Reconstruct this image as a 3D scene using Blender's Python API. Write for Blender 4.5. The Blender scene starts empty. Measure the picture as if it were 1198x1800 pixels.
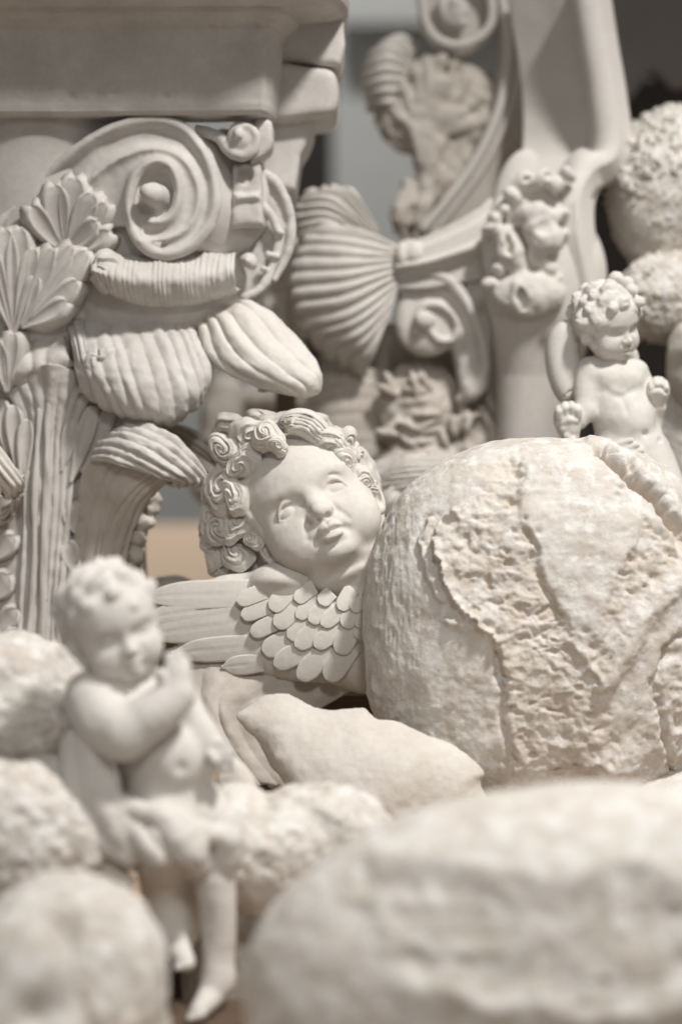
import bpy, math
import numpy as np
from mathutils import Matrix, Vector

# ------------------------------------------------------------------ camera, world, lights, exposure
SC = bpy.context.scene
PITCH = math.radians(10.0)
CAMH = 0.70            # metres above the table top
FPX = 4250.0           # focal length in photograph pixels (85 mm on 36 mm tall frame, 1800 px)
FOCUS = 2.08
cam_d = bpy.data.cameras.new('camera')
cam_d.lens = 85.0; cam_d.sensor_fit = 'VERTICAL'; cam_d.sensor_height = 36.0; cam_d.sensor_width = 24.0
cam_d.clip_start = 0.05; cam_d.clip_end = 60.0
cam_d.dof.use_dof = True; cam_d.dof.focus_distance = FOCUS; cam_d.dof.aperture_fstop = 2.2
cam = bpy.data.objects.new('camera', cam_d)
SC.collection.objects.link(cam)
CAMM = Matrix.Translation((0, 0, CAMH)) @ Matrix.Rotation(math.pi/2 - PITCH, 4, 'X')
cam.matrix_world = CAMM
SC.camera = cam

W = bpy.data.worlds.new('World'); SC.world = W; W.use_nodes = True
bg = W.node_tree.nodes['Background']
bg.inputs[0].default_value = (1.0, 0.975, 0.94, 1); bg.inputs[1].default_value = 0.20

def spot(name, loc, target, cone, blend, radius, power, col):
    l = bpy.data.lights.new(name, 'SPOT'); l.spot_size = math.radians(cone); l.spot_blend = blend
    l.shadow_soft_size = radius; l.energy = power; l.color = col
    o = bpy.data.objects.new(name, l); SC.collection.objects.link(o)
    o.location = loc
    o.rotation_euler = (Vector(target) - Vector(loc)).to_track_quat('-Z', 'Y').to_euler()
    return o
# gallery key spot from the upper right, then three unseen spots added as fill
spot('unseen_spot', (0.88, 1.34, 2.6), (0.10, 2.06, 0.10), 48, .85, .13, 272, (1.0, 0.965, 0.925))
spot('unseen_spot', (0.35, -0.5, 2.4), (0.0, 1.95, 0.05), 28, .95, .2, 95, (1.0, 0.975, 0.94))  # added front fill to brighten the cherub face
spot('unseen_spot', (-0.45, 3.6, 2.8), (-0.40, 3.75, 0.0), 36, .6, .10, 150, (1.0, 0.97, 0.93))  # added to brighten the far table
spot('unseen_spot', (-0.4, 4.2, 2.9), (0.0, 5.6, 0.4), 110, .6, .15, 170, (1.0, 0.995, 0.98))  # added wash to brighten the back wall
SC.view_settings.view_transform = 'Standard'; SC.view_settings.look = 'None'
SC.view_settings.gamma = 1.0; SC.view_settings.use_curve_mapping = False
SC.view_settings.exposure = 0.04
SC.cycles.max_bounces = 8; SC.cycles.diffuse_bounces = 6

# ------------------------------------------------------------------ numpy mesh tools
# Authoring space of every thing: x right, Y DOWN, z towards the viewer, unit = one photograph pixel at the thing's own distance
rng = np.random.default_rng(7)
A = lambda *a: np.array(a, dtype=np.float64)

def hash3(i, j, k, seed):
    n = (i*374761393 + j*668265263 + k*2147483647 + seed*1274126177) & 0xffffffff
    n = ((n ^ (n >> 13)) * 1274126177) & 0xffffffff
    n = n ^ (n >> 16)
    return (n & 0xffff) / 32767.5 - 1.0

def vnoise(p, seed=0):
    p = np.asarray(p); f = np.floor(p); t = p - f; q = f.astype(np.int64)
    t = t*t*t*(t*(t*6-15)+10)
    x, y, z = q[..., 0], q[..., 1], q[..., 2]
    u, v, w = t[..., 0], t[..., 1], t[..., 2]
    r = 0
    for a in (0, 1):
        for b in (0, 1):
            for c in (0, 1):
                r = r + hash3(x+a, y+b, z+c, seed)*(u if a else 1-u)*(v if b else 1-v)*(w if c else 1-w)
    return r

def fbm(p, scale, octv=4, seed=0, gain=0.5):
    p = np.asarray(p, dtype=np.float64)/scale; a = 1.0; s = 0; n = 0
    for o in range(octv):
        s = s + a*vnoise(p + 17.3*o, seed+o); n += a; a *= gain; p = p*2.03
    return s/n

def ridged(p, scale, octv=4, seed=0):
    p = np.asarray(p, dtype=np.float64)/scale; a = 1.0; s = 0; n = 0
    for o in range(octv):
        s = s + a*(1-2*np.abs(vnoise(p + 11.7*o, seed+o))); n += a; a *= 0.5; p = p*2.03
    return s/n

def sstep(a, b, x):
    t = np.clip((x-a)/(b-a), 0, 1); return t*t*(3-2*t)

def catmull(P, n, closed=False):
    P = np.asarray(P, dtype=np.float64); m = len(P)
    if m == 2 and not closed:
        t = np.linspace(0, 1, n)[:, None]
        return (P[0]*(1-t.reshape((n,)+(1,)*(P.ndim-1))) + P[1]*t.reshape((n,)+(1,)*(P.ndim-1)))
    if closed:
        Q = np.concatenate([P[-1:], P, P[:2]]); t = np.linspace(0, m, n, endpoint=False)
    else:
        Q = np.concatenate([2*P[:1]-P[1:2], P, 2*P[-1:]-P[-2:-1]]); t = np.linspace(0, m-1, n)
    i = np.minimum(t.astype(int), (m-1 if closed else m-2)); f = (t-i).reshape((n,)+(1,)*(P.ndim-1))
    a, b, c, d = Q[i], Q[i+1], Q[i+2], Q[i+3]
    return 0.5*((2*b) + (c-a)*f + (2*a-5*b+4*c-d)*f*f + (3*b-a-3*c+d)*f**3)

def grid_normals(P, cu=False):
    if cu:
        du = np.roll(P, -1, 0) - np.roll(P, 1, 0)
    else:
        du = np.gradient(P, axis=0)
    dv = np.gradient(P, axis=1)
    n = np.cross(du, dv); l = np.linalg.norm(n, axis=-1, keepdims=True)
    return n/np.maximum(l, 1e-9)

def grid_faces(nu, nv, off=0, cu=False, cv=False):
    i = np.arange(nu if cu else nu-1); j = np.arange(nv if cv else nv-1)
    I, J = np.meshgrid(i, j, indexing='ij'); I2 = (I+1) % nu; J2 = (J+1) % nv
    return np.stack([I*nv+J, I2*nv+J, I2*nv+J2, I*nv+J2], -1).reshape(-1, 4) + off

def flipF(F):
    F = np.asarray(F); t = F[:, 2] == F[:, 3]; G = F[:, ::-1].copy(); G[t] = F[t][:, [1, 0, 2, 2]]; return G

class MB:
    """collects vertices and quads (a triangle repeats its last index)"""
    def __init__(s): s.v = []; s.f = []; s.n = 0
    def add(s, V, F, flip=False):
        V = np.asarray(V, dtype=np.float64).reshape(-1, 3); F = np.asarray(F, dtype=np.int64)
        if flip: F = flipF(F)
        s.v.append(V); s.f.append(F + s.n); s.n += len(V); return s
    def grid(s, P, cu=False, cv=False, flip=False):
        return s.add(P, grid_faces(P.shape[0], P.shape[1], 0, cu, cv), flip)
    def thick(s, P, t, flip=False):
        """a sheet P[u,v] closed into a slab: t is its thickness (number or array), laid behind the sheet's normal"""
        N = grid_normals(P); t = np.broadcast_to(np.asarray(t, dtype=np.float64), P.shape[:2])[..., None]
        nu, nv = P.shape[:2]; B = P - N*t*(-1 if flip else 1)
        V = np.concatenate([P.reshape(-1, 3), B.reshape(-1, 3)]); o = nu*nv
        F = [grid_faces(nu, nv), grid_faces(nu, nv, o)[:, ::-1]]
        ix = np.arange(o).reshape(nu, nv)
        for e, r in ((ix[0, :], 0), (ix[-1, :], 1), (ix[:, 0], 1), (ix[:, -1], 0)):
            q = np.stack([e[:-1], e[1:], e[1:]+o, e[:-1]+o], -1)
            F.append(q[:, ::-1] if r else q)
        return s.add(V, np.concatenate(F), flip)
    def tube(s, pts, rad, n=12, k=40, caps=True, flat=1.0):
        C = catmull(pts, k); R = catmull(np.asarray(rad, dtype=np.float64)[:, None], k)[:, 0] if np.ndim(rad) else np.full(k, float(rad))
        T = np.gradient(C, axis=0); T /= np.maximum(np.linalg.norm(T, axis=1, keepdims=True), 1e-9)
        up = A(0, 0, 1.0) if abs(T[0] @ A(0, 0, 1)) < .9 else A(0, 1.0, 0)
        U = []; u = up
        for t in T:
            u = u - t*(u @ t); u = u/max(np.linalg.norm(u), 1e-9); U.append(u)
        U = np.array(U); Vv = np.cross(T, U)
        a = np.linspace(0, 2*math.pi, n, endpoint=False)
        if caps:
            e = [(math.sin(x), math.cos(x)) for x in (.2, .7, 1.15)]
            r0, r1 = R[0], R[-1]
            C = np.concatenate([[C[0]-T[0]*r0*c for _, c in e], C, [C[-1]+T[-1]*r1*c for _, c in e[::-1]]])
            R = np.concatenate([[r0*q for q, _ in e], R, [r1*q for q, _ in e[::-1]]])
            U = np.concatenate([[U[0]]*3, U, [U[-1]]*3]); Vv = np.concatenate([[Vv[0]]*3, Vv, [Vv[-1]]*3])
        P = C[:, None] + R[:, None, None]*(np.cos(a)[None, :, None]*Vv[:, None] + flat*np.sin(a)[None, :, None]*U[:, None])
        m = len(C)
        F = grid_faces(m, n, 0, False, True)
        s.add(P, F)
        base = s.n - m*n
        s.v.append(np.array([P[0].mean(0), P[-1].mean(0)])); c0 = s.n; s.n += 2
        i = np.arange(n); j = (i+1) % n
        s.f.append(np.stack([np.full(n, c0), base+i, base+j, base+j], -1))
        s.f.append(np.stack([np.full(n, c0+1), base+(m-1)*n+j, base+(m-1)*n+i, base+(m-1)*n+i], -1))
        return s
    def arrays(s): return np.concatenate(s.v), np.concatenate(s.f)

ICO = {}
def ico(n):
    if n not in ICO:
        import bmesh
        bm = bmesh.new(); bmesh.ops.create_icosphere(bm, subdivisions=n, radius=1.0)
        bm.verts.ensure_lookup_table()
        V = np.array([v.co[:] for v in bm.verts]); F = np.array([[v.index for v in f.verts] for f in bm.faces])
        bm.free(); ICO[n] = (V, np.concatenate([F, F[:, 2:]], 1))
    return ICO[n]

def orient_out(V, F):
    """flip a closed mesh whose signed volume is negative"""
    a, b, c, d = V[F[:, 0]], V[F[:, 1]], V[F[:, 2]], V[F[:, 3]]
    vol = np.einsum('ij,ij->i', a, np.cross(b, c)).sum() + np.einsum('ij,ij->i', a, np.cross(c, d)).sum()
    return flipF(F) if vol < 0 else F

# ------------------------------------------------------------------ signed distance sculpting
def smin(a, b, k):
    if k <= 0: return np.minimum(a, b)
    h = np.maximum(k-np.abs(a-b), 0)/k
    return np.minimum(a, b) - h*h*k*0.25

def rotm(ax, deg):
    return np.array(Matrix.Rotation(math.radians(deg), 3, ax))

class Sculpt:
    def __init__(s, lo, hi, h):
        s.lo = A(*lo); s.h = h
        s.n = np.ceil((A(*hi)-s.lo)/h).astype(int)+1
        s.ax = [(s.lo[i]+h*np.arange(s.n[i])).astype(np.float32) for i in range(3)]
        s.D = np.full(s.n, 60.0, dtype=np.float32)
    def sl(s, lo, hi):
        a = np.clip(np.floor((np.asarray(lo)-s.lo)/s.h).astype(int), 0, s.n)
        b = np.clip(np.ceil((np.asarray(hi)-s.lo)/s.h).astype(int)+1, 0, s.n)
        if (b <= a).any(): return None, None
        q = tuple(slice(a[i], b[i]) for i in range(3))
        g = [s.ax[0][q[0]][:, None, None], s.ax[1][q[1]][None, :, None], s.ax[2][q[2]][None, None, :]]
        return q, g
    def put(s, q, d, k, op):
        if op == 'u': s.D[q] = smin(s.D[q], d.astype(np.float32), k)
        elif op == 's': s.D[q] = -smin(-s.D[q], d.astype(np.float32), k)
        else: s.D[q] = -smin(-s.D[q], -d.astype(np.float32), k)
    def ell(s, c, r, k=8, rot=None, op='u'):
        c = A(*c); r = A(*r); m = r.max()+k+3*s.h
        q, g = s.sl(c-m, c+m)
        if q is None: return s
        x, y, z = g[0]-c[0], g[1]-c[1], g[2]-c[2]
        if rot is not None:
            R = rot.T
            x, y, z = R[0, 0]*x+R[0, 1]*y+R[0, 2]*z, R[1, 0]*x+R[1, 1]*y+R[1, 2]*z, R[2, 0]*x+R[2, 1]*y+R[2, 2]*z
        k0 = np.sqrt((x/r[0])**2+(y/r[1])**2+(z/r[2])**2)
        k1 = np.sqrt((x/r[0]**2)**2+(y/r[1]**2)**2+(z/r[2]**2)**2)
        s.put(q, k0*(k0-1)/np.maximum(k1, 1e-6), k, op); return s
    def cap(s, a, b, ra, rb, k=6, op='u'):
        a = A(*a); b = A(*b); m = max(ra, rb)+k+3*s.h
        q, g = s.sl(np.minimum(a, b)-m, np.maximum(a, b)+m)
        if q is None: return s
        d = b-a; L = max(d @ d, 1e-9)
        x, y, z = g[0]-a[0], g[1]-a[1], g[2]-a[2]
        t = np.clip((x*d[0]+y*d[1]+z*d[2])/L, 0, 1)
        dist = np.sqrt((x-t*d[0])**2+(y-t*d[1])**2+(z-t*d[2])**2) - (ra+(rb-ra)*t)
        s.put(q, dist, k, op); return s
    def chain(s, P, R, k=6, op='u', n=None):
        P = np.asarray(P, dtype=np.float64); R = np.broadcast_to(np.asarray(R, dtype=np.float64), (len(P),))
        if n: P = catmull(P, n); R = catmull(R[:, None], n)[:, 0]
        m = R.max()+k+3*s.h
        Q, g = s.sl(P.min(0)-m, P.max(0)+m)
        if Q is None: return s
        base = [x.start for x in Q]; buf = np.full([x.stop-x.start for x in Q], 60.0, dtype=np.float32)
        for i in range(len(P)-1):
            q, g = s.sl(np.minimum(P[i], P[i+1])-m, np.maximum(P[i], P[i+1])+m)
            if q is None: continue
            a = P[i]; d = P[i+1]-a; L = max(d @ d, 1e-9)
            x, y, z = g[0]-a[0], g[1]-a[1], g[2]-a[2]
            t = np.clip((x*d[0]+y*d[1]+z*d[2])/L, 0, 1)
            e = np.sqrt((x-t*d[0])**2+(y-t*d[1])**2+(z-t*d[2])**2) - (R[i]+(R[i+1]-R[i])*t)
            w = tuple(slice(q[j].start-base[j], q[j].stop-base[j]) for j in range(3))
            buf[w] = np.minimum(buf[w], e)
        s.put(Q, buf, k, op); return s
    def bump(s, c, sig, amp, rot=None):
        c = A(*c); sig = A(*sig) if np.ndim(sig) else A(sig, sig, sig); m = sig.max()*2.6
        q, g = s.sl(c-m, c+m)
        if q is None: return s
        x, y, z = g[0]-c[0], g[1]-c[1], g[2]-c[2]
        if rot is not None:
            R = rot.T
            x, y, z = R[0, 0]*x+R[0, 1]*y+R[0, 2]*z, R[1, 0]*x+R[1, 1]*y+R[1, 2]*z, R[2, 0]*x+R[2, 1]*y+R[2, 2]*z
        s.D[q] -= (amp*np.exp(-(x/sig[0])**2-(y/sig[1])**2-(z/sig[2])**2)).astype(np.float32); return s
    def crease(s, P, w, depth, n=None):
        """groove (depth > 0) or welt (depth < 0) along a polyline"""
        P = np.asarray(P, dtype=np.float64)
        if n: P = catmull(P, n)
        m = w*2.6
        q, g = s.sl(P.min(0)-m, P.max(0)+m)
        if q is None: return s
        best = None
        for i in range(len(P)-1):
            a = P[i]; d = P[i+1]-a; L = max(d @ d, 1e-9)
            x, y, z = g[0]-a[0], g[1]-a[1], g[2]-a[2]
            t = np.clip((x*d[0]+y*d[1]+z*d[2])/L, 0, 1)
            e = (x-t*d[0])**2+(y-t*d[1])**2+(z-t*d[2])**2
            best = e if best is None else np.minimum(best, e)
        s.D[q] += (depth*np.exp(-best/(w*w))).astype(np.float32); return s
    def poly(s, pts, zf, zb, k=8, op='u', rnd=0):
        """prism over a polygon in the x/Y plane; zf and zb give its front and back as numbers or functions of (x, Y)"""
        pts = np.asarray(pts, dtype=np.float64)
        x = s.ax[0][:, None]; y = s.ax[1][None, :]
        X = np.broadcast_to(x, (s.n[0], s.n[1])); Y = np.broadcast_to(y, (s.n[0], s.n[1]))
        d2 = poly_sdf(X, Y, pts)
        f = zf(X, Y) if callable(zf) else np.full(X.shape, float(zf))
        b = zb(X, Y) if callable(zb) else np.full(X.shape, float(zb))
        z = s.ax[2][None, None, :]
        dz = np.maximum(z-f[..., None], b[..., None]-z)
        d = -smin(-dz, -d2[..., None].astype(np.float32), rnd)
        s.put((slice(None),)*3, d, k, op); return s
    def noise(s, amp, scale, octv=2, seed=0):
        """adds relief near the surface only"""
        i = np.nonzero(np.abs(s.D) < amp*2+3*s.h)
        p = np.stack([s.ax[0][i[0]], s.ax[1][i[1]], s.ax[2][i[2]]], -1)
        s.D[i] += (amp*fbm(p, scale, octv, seed)).astype(np.float32); return s
    def mesh(s):
        D = s.D; S = D < 0
        c = np.zeros(np.array(D.shape)-1, dtype=np.int8)
        o = [(a, b, e) for a in (0, 1) for b in (0, 1) for e in (0, 1)]
        for a, b, e in o: c += S[a:a+c.shape[0], b:b+c.shape[1], e:e+c.shape[2]]
        act = (c > 0) & (c < 8)
        ii = np.stack(np.nonzero(act), -1)
        vid = np.full(c.shape, -1, dtype=np.int64); vid[act] = np.arange(len(ii))
        cv = np.stack([D[ii[:, 0]+a, ii[:, 1]+b, ii[:, 2]+e] for a, b, e in o], -1).astype(np.float64)
        sp = np.zeros((len(ii), 3)); cn = np.zeros(len(ii))
        oo = np.array(o, dtype=np.float64)
        for p in range(8):
            for r in range(p+1, 8):
                if np.abs(oo[p]-oo[r]).sum() != 1: continue
                va, vb = cv[:, p], cv[:, r]; m = (va < 0) != (vb < 0)
                t = va[m]/(va[m]-vb[m])
                sp[m] += oo[p]+(oo[r]-oo[p])*t[:, None]; cn[m] += 1
        V = (ii + sp/cn[:, None])*s.h + s.lo
        F = []
        for ax in range(3):
            b1, b2 = (ax+1) % 3, (ax+2) % 3
            s0 = [slice(1, -1)]*3; s0[ax] = slice(0, -1); s1 = [slice(1, -1)]*3; s1[ax] = slice(1, None)
            A0 = S[tuple(s0)]; A1 = S[tuple(s1)]
            for pos in (True, False):
                e = np.stack(np.nonzero(A0 & ~A1 if pos else ~A0 & A1), -1)
                if not len(e): continue
                e = e + 1; e[:, ax] -= 1
                def cell(d1, d2):
                    k = e.copy(); k[:, b1] -= d1; k[:, b2] -= d2
                    return vid[k[:, 0], k[:, 1], k[:, 2]]
                Q = np.stack([cell(1, 1), cell(0, 1), cell(0, 0), cell(1, 0)], -1)
                F.append(Q if pos else Q[:, ::-1])
        F = np.concatenate(F); F = F[(F >= 0).all(1)]
        return V, F

def poly_sdf(X, Y, pts):
    X = np.asarray(X, dtype=np.float64); Y = np.asarray(Y, dtype=np.float64)
    best = np.full(X.shape, 1e18); inside = np.zeros(X.shape, dtype=bool)
    n = len(pts)
    for i in range(n):
        a = pts[i]; b = pts[(i+1) % n]; d = b-a; L = max(d @ d, 1e-12)
        t = np.clip(((X-a[0])*d[0]+(Y-a[1])*d[1])/L, 0, 1)
        best = np.minimum(best, (X-a[0]-t*d[0])**2+(Y-a[1]-t*d[1])**2)
        if a[1] != b[1]:
            inside ^= ((a[1] > Y) != (b[1] > Y)) & (X < (b[0]-a[0])*(Y-a[1])/(b[1]-a[1])+a[0])
    r = np.sqrt(best); return np.where(inside, -r, r)

def line_dist(X, Y, pts, n=None):
    """distance to an open polyline, and the parameter (0..1) of the closest point, and the signed side"""
    pts = np.asarray(pts, dtype=np.float64)
    if n: pts = catmull(pts, n)
    best = np.full(np.shape(X), 1e18); par = np.zeros(np.shape(X)); side = np.zeros(np.shape(X)); m = len(pts)-1
    for i in range(m):
        a = pts[i]; d = pts[i+1]-a; L = max(d @ d, 1e-12)
        t = np.clip(((X-a[0])*d[0]+(Y-a[1])*d[1])/L, 0, 1)
        e = (X-a[0]-t*d[0])**2+(Y-a[1]-t*d[1])**2
        u = e < best
        best = np.where(u, e, best); par = np.where(u, (i+t)/m, par)
        side = np.where(u, np.sign(d[0]*(Y-a[1])-d[1]*(X-a[0])), side)
    return np.sqrt(best), par, side

# ------------------------------------------------------------------ objects
class Thing:
    """an Empty at the thing's place; parts are authored in photograph pixels round the anchor (ax, ay) at distance D"""
    def __init__(s, name, ax, ay, D, label, cat, group=None):
        s.ax, s.ay, s.D, s.s = ax, ay, D, D/FPX
        e = bpy.data.objects.new(name, None); e.empty_display_size = 0.02
        SC.collection.objects.link(e)
        e.matrix_world = CAMM @ Matrix.Translation(((ax-599)*s.s, (900-ay)*s.s, -D))
        e['label'] = label; e['category'] = cat
        if group: e['group'] = group
        s.e = e
    def part(s, name, geo, mat, parent=None, sharp=None, label=None, kind=None, out=True, torn=None):
        V, F = geo.arrays() if isinstance(geo, MB) else (geo.mesh() if isinstance(geo, Sculpt) else geo)
        V = (V - A(s.ax, s.ay, 0))*A(1, -1, 1)*s.s
        if out: F = orient_out(V, F)
        o = mesh_obj(name, V, F, mat, sharp)
        if torn is not None:
            o.data.attributes.new('torn', 'FLOAT', 'POINT').data.foreach_set('value', np.asarray(torn, dtype=np.float32))
        o.parent = parent if parent is not None else s.e
        if label: o['label'] = label
        if kind: o['kind'] = kind
        return o

def mesh_obj(name, V, F, mat, sharp=None):
    F = np.asarray(F); me = bpy.data.meshes.new(name)
    tri = F[:, 2] == F[:, 3]
    ln = np.where(tri, 3, 4); st = np.concatenate([[0], np.cumsum(ln)[:-1]])
    keep = np.ones(F.shape, dtype=bool); keep[tri, 3] = False
    idx = F[keep]
    me.vertices.add(len(V)); me.vertices.foreach_set('co', np.ascontiguousarray(V, dtype=np.float32).ravel())
    me.loops.add(len(idx)); me.loops.foreach_set('vertex_index', idx.astype(np.int32))
    me.polygons.add(len(F)); me.polygons.foreach_set('loop_start', st.astype(np.int32))
    me.update(calc_edges=True); me.validate()
    me.polygons.foreach_set('use_smooth', np.ones(len(me.polygons), dtype=bool))
    if sharp: me.set_sharp_from_angle(angle=math.radians(sharp))
    me.materials.append(mat)
    o = bpy.data.objects.new(name, me); SC.collection.objects.link(o)
    return o

# ------------------------------------------------------------------ materials
def plaster(name, base, dark, bump=0.25, grain=700, pores=0.0, mott=0.5, rough=0.72, scale=22, flour=None, coarse=0.0, torn=None):
    m = bpy.data.materials.new(name); m.use_nodes = True; nt = m.node_tree; N = nt.nodes; L = nt.links
    bs = N['Principled BSDF']; bs.inputs['Roughness'].default_value = rough
    bs.inputs['Specular IOR Level'].default_value = 0.25
    tc = N.new('ShaderNodeTexCoord')
    def noise(sc, det=5, ro=.55):
        n = N.new('ShaderNodeTexNoise'); n.inputs['Scale'].default_value = sc; n.inputs['Detail'].default_value = det
        n.inputs['Roughness'].default_value = ro; L.new(tc.outputs['Object'], n.inputs['Vector']); return n
    def ramp(a, b, ca, cb, src):
        r = N.new('ShaderNodeValToRGB'); r.color_ramp.elements[0].position = a; r.color_ramp.elements[1].position = b
        r.color_ramp.elements[0].color = ca; r.color_ramp.elements[1].color = cb; L.new(src, r.inputs[0]); return r
    def mix(mode, fac, a, b):
        x = N.new('ShaderNodeMix'); x.data_type = 'RGBA'; x.blend_type = mode
        if hasattr(fac, 'links') or not isinstance(fac, (int, float)): L.new(fac, x.inputs[0])
        else: x.inputs[0].default_value = fac
        for i, v in ((6, a), (7, b)):
            if isinstance(v, tuple): x.inputs[i].default_value = v
            else: L.new(v, x.inputs[i])
        return x.outputs[2]
    n1 = noise(scale, 6); r1 = ramp(.36, .66, (*dark, 1), (*base, 1), n1.outputs['Fac'])
    col = mix('MIX', mott, (*base, 1), r1.outputs[0])
    n2 = noise(scale*9, 4)
    r2 = ramp(.3, .7, (.93, .92, .91, 1), (1, 1, 1, 1), n2.outputs['Fac'])
    col = mix('MULTIPLY', 1.0, col, r2.outputs[0])
    if flour:
        n3 = noise(scale*2.2, 8, .68); r3 = ramp(.47, .6, (0, 0, 0, 1), (1, 1, 1, 1), n3.outputs['Fac'])
        col = mix('MIX', r3.outputs[0], col, (*flour, 1))
    if torn:
        at = N.new('ShaderNodeAttribute'); at.attribute_name = 'torn'
        col = mix('MIX', at.outputs['Fac'], col, (*torn, 1))
    h = N.new('ShaderNodeMath'); h.operation = 'MULTIPLY_ADD'
    g1 = noise(grain, 4, .6); L.new(g1.outputs['Fac'], h.inputs[0]); h.inputs[1].default_value = .5
    g2 = noise(grain/6, 5, .6); L.new(g2.outputs['Fac'], h.inputs[2])
    hh = h.outputs[0]
    if coarse:
        g3 = noise(grain/3, 6, .7)
        k = N.new('ShaderNodeMath'); k.operation = 'MULTIPLY_ADD'; L.new(g3.outputs['Fac'], k.inputs[0]); k.inputs[1].default_value = coarse
        L.new(hh, k.inputs[2]); hh = k.outputs[0]
    if pores:
        vo = N.new('ShaderNodeTexVoronoi'); vo.inputs['Scale'].default_value = pores; L.new(tc.outputs['Object'], vo.inputs['Vector'])
        sel = N.new('ShaderNodeSeparateColor'); L.new(vo.outputs['Color'], sel.inputs[0])
        a = N.new('ShaderNodeMath'); a.operation = 'MULTIPLY'; L.new(sel.outputs[0], a.inputs[0]); a.inputs[1].default_value = .13
        b = N.new('ShaderNodeMath'); b.operation = 'SUBTRACT'; L.new(a.outputs[0], b.inputs[0]); b.inputs[1].default_value = .082
        c = N.new('ShaderNodeMath'); c.operation = 'LESS_THAN'; L.new(vo.outputs['Distance'], c.inputs[0]); L.new(b.outputs[0], c.inputs[1])
        col = mix('MIX', c.outputs[0], col, (base[0]*.32, base[1]*.28, base[2]*.24, 1))
        d = N.new('ShaderNodeMath'); d.operation = 'MULTIPLY_ADD'; L.new(c.outputs[0], d.inputs[0]); d.inputs[1].default_value = -1.2
        L.new(hh, d.inputs[2]); hh = d.outputs[0]
    bp = N.new('ShaderNodeBump'); bp.inputs['Strength'].default_value = bump; bp.inputs['Distance'].default_value = 0.0012
    L.new(hh, bp.inputs['Height']); L.new(bp.outputs[0], bs.inputs['Normal'])
    L.new(col, bs.inputs['Base Color'])
    return m

M_CHERUB = plaster('plaster_cast', (.72, .69, .645), (.64, .60, .55), bump=.22, grain=900, pores=95, mott=.5)
M_CAP = plaster('plaster_grey', (.66, .64, .61), (.51, .48, .45), bump=.3, grain=420, pores=42, mott=.75, rough=.6)
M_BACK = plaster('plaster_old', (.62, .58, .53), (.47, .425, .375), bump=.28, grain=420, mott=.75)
M_PUTTO = plaster('plaster_smooth', (.71, .685, .65), (.63, .595, .55), bump=.14, grain=900, mott=.5)
M_BREAD = plaster('bread_plaster', (.71, .68, .635), (.55, .50, .44), bump=.5, grain=620, mott=.85, rough=.9, scale=30, flour=(.75, .73, .70), coarse=.8, pores=42, torn=(.57, .475, .375))
M_CRUMB = plaster('bread_cream', (.72, .69, .645), (.61, .56, .50), bump=.5, grain=500, mott=.75, rough=.9, scale=26, coarse=.4)
# ------------------------------------------------------------------ shared forms
def loft_grid(rails, nu, nv):
    R = np.stack([catmull(r, nv) for r in rails])          # rails x nv x 3
    return catmull(R, nu)                                    # nu (across rails) x nv (along rails)

def loft(rails, nu=60, nv=40, ribs=0, amp=0.0, thick=8, power=.8, rough=0.0, rscale=14, seed=0, scallop=0.0, fade=(0, 0), sharp_ribs=False):
    """a sheet through rails (polylines side by side); flutes run along the rails; closed into a slab"""
    P = loft_grid(rails, nu, nv)
    N = grid_normals(P); sg = 1.0 if N[..., 2].mean() >= 0 else -1.0
    N = N*sg
    s = np.linspace(0, 1, nu)[:, None]; t = np.linspace(0, 1, nv)[None, :]
    if ribs:
        q = np.stack(np.broadcast_arrays(s*ribs*.8, t*2.2, 0*s*t+seed*3.7), -1)      # hand-cut flutes: uneven in width and depth
        w = np.abs(np.sin(math.pi*(ribs*s + .42*vnoise(q, 3)*sstep(0, .06, s)*sstep(1, .94, s))))**power
        f = .72 + .5*vnoise(q*A(1, 1.5, 1)+9.1, 5)
        if fade[0]: f = f*sstep(0, fade[0], t)
        if fade[1]: f = f*sstep(1, 1-fade[1], t)
        P = P + N*((w-.5)*amp*f)[..., None]
        if scallop:
            d = np.gradient(P, axis=1); d /= np.maximum(np.linalg.norm(d, axis=2, keepdims=True), 1e-9)
            P = P + d*((w-.6)*scallop*sstep(.55, 1, t))[..., None]
    if rough: P = P + N*(rough*fbm(P, rscale, 3, seed))[..., None]
    m = MB(); m.thick(P, thick, flip=sg < 0)
    return m

def lobe(base, tip, w, z0=0, z1=0, th=9, hollow=3.0, bend=0.0, n=24, m=13, w0=.25, mb=None):
    """a rounded petal from base to tip, hollowed along its middle"""
    b = A(*base); t = A(*tip); d = t-b; L = np.linalg.norm(d); d /= L; q = A(-d[1], d[0])
    u = np.linspace(0, 1, n)[:, None]; s = np.linspace(-1, 1, m)[None, :]
    prof = (w0+(1-w0)*sstep(0, .7, u))*np.sqrt(np.maximum(1-np.clip((u-.68)/.32, 0, 1)**2.2, .0))
    c = b + d*(u*L)[..., None] + q*(bend*L*u*u)[..., None]
    xy = c + q*(s*prof*w*.5)[..., None]
    z = z0+(z1-z0)*u + hollow*(s*s*1.6-.6)*sstep(0, .3, u)*prof - 5*np.clip((u-.8)/.2, 0, 1)**2
    P = np.concatenate([xy, z[..., None]], -1)
    mb = mb or MB(); mb.thick(P.transpose(1, 0, 2), th, flip=grid_normals(P.transpose(1, 0, 2))[..., 2].mean() < 0)
    return mb

def ellipsoid(c, r, p=2.0, n=6, rot=None, disp=None):
    """a loaf-like super-ellipsoid with sculpted relief disp(P, N) along its normal"""
    V, F = ico(n)
    f = (np.abs(V)**p).sum(1)**(-1.0/p)
    U = V*f[:, None]
    g = np.sign(U)*np.abs(U)**(p-1)/A(*r)
    P = U*A(*r); N = g/np.linalg.norm(g, axis=1, keepdims=True)
    if rot is not None: P = P @ rot.T; N = N @ rot.T
    P = P + A(*c)
    if disp is not None: P = P + N*disp(P, N)[:, None]
    return P, F
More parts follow.
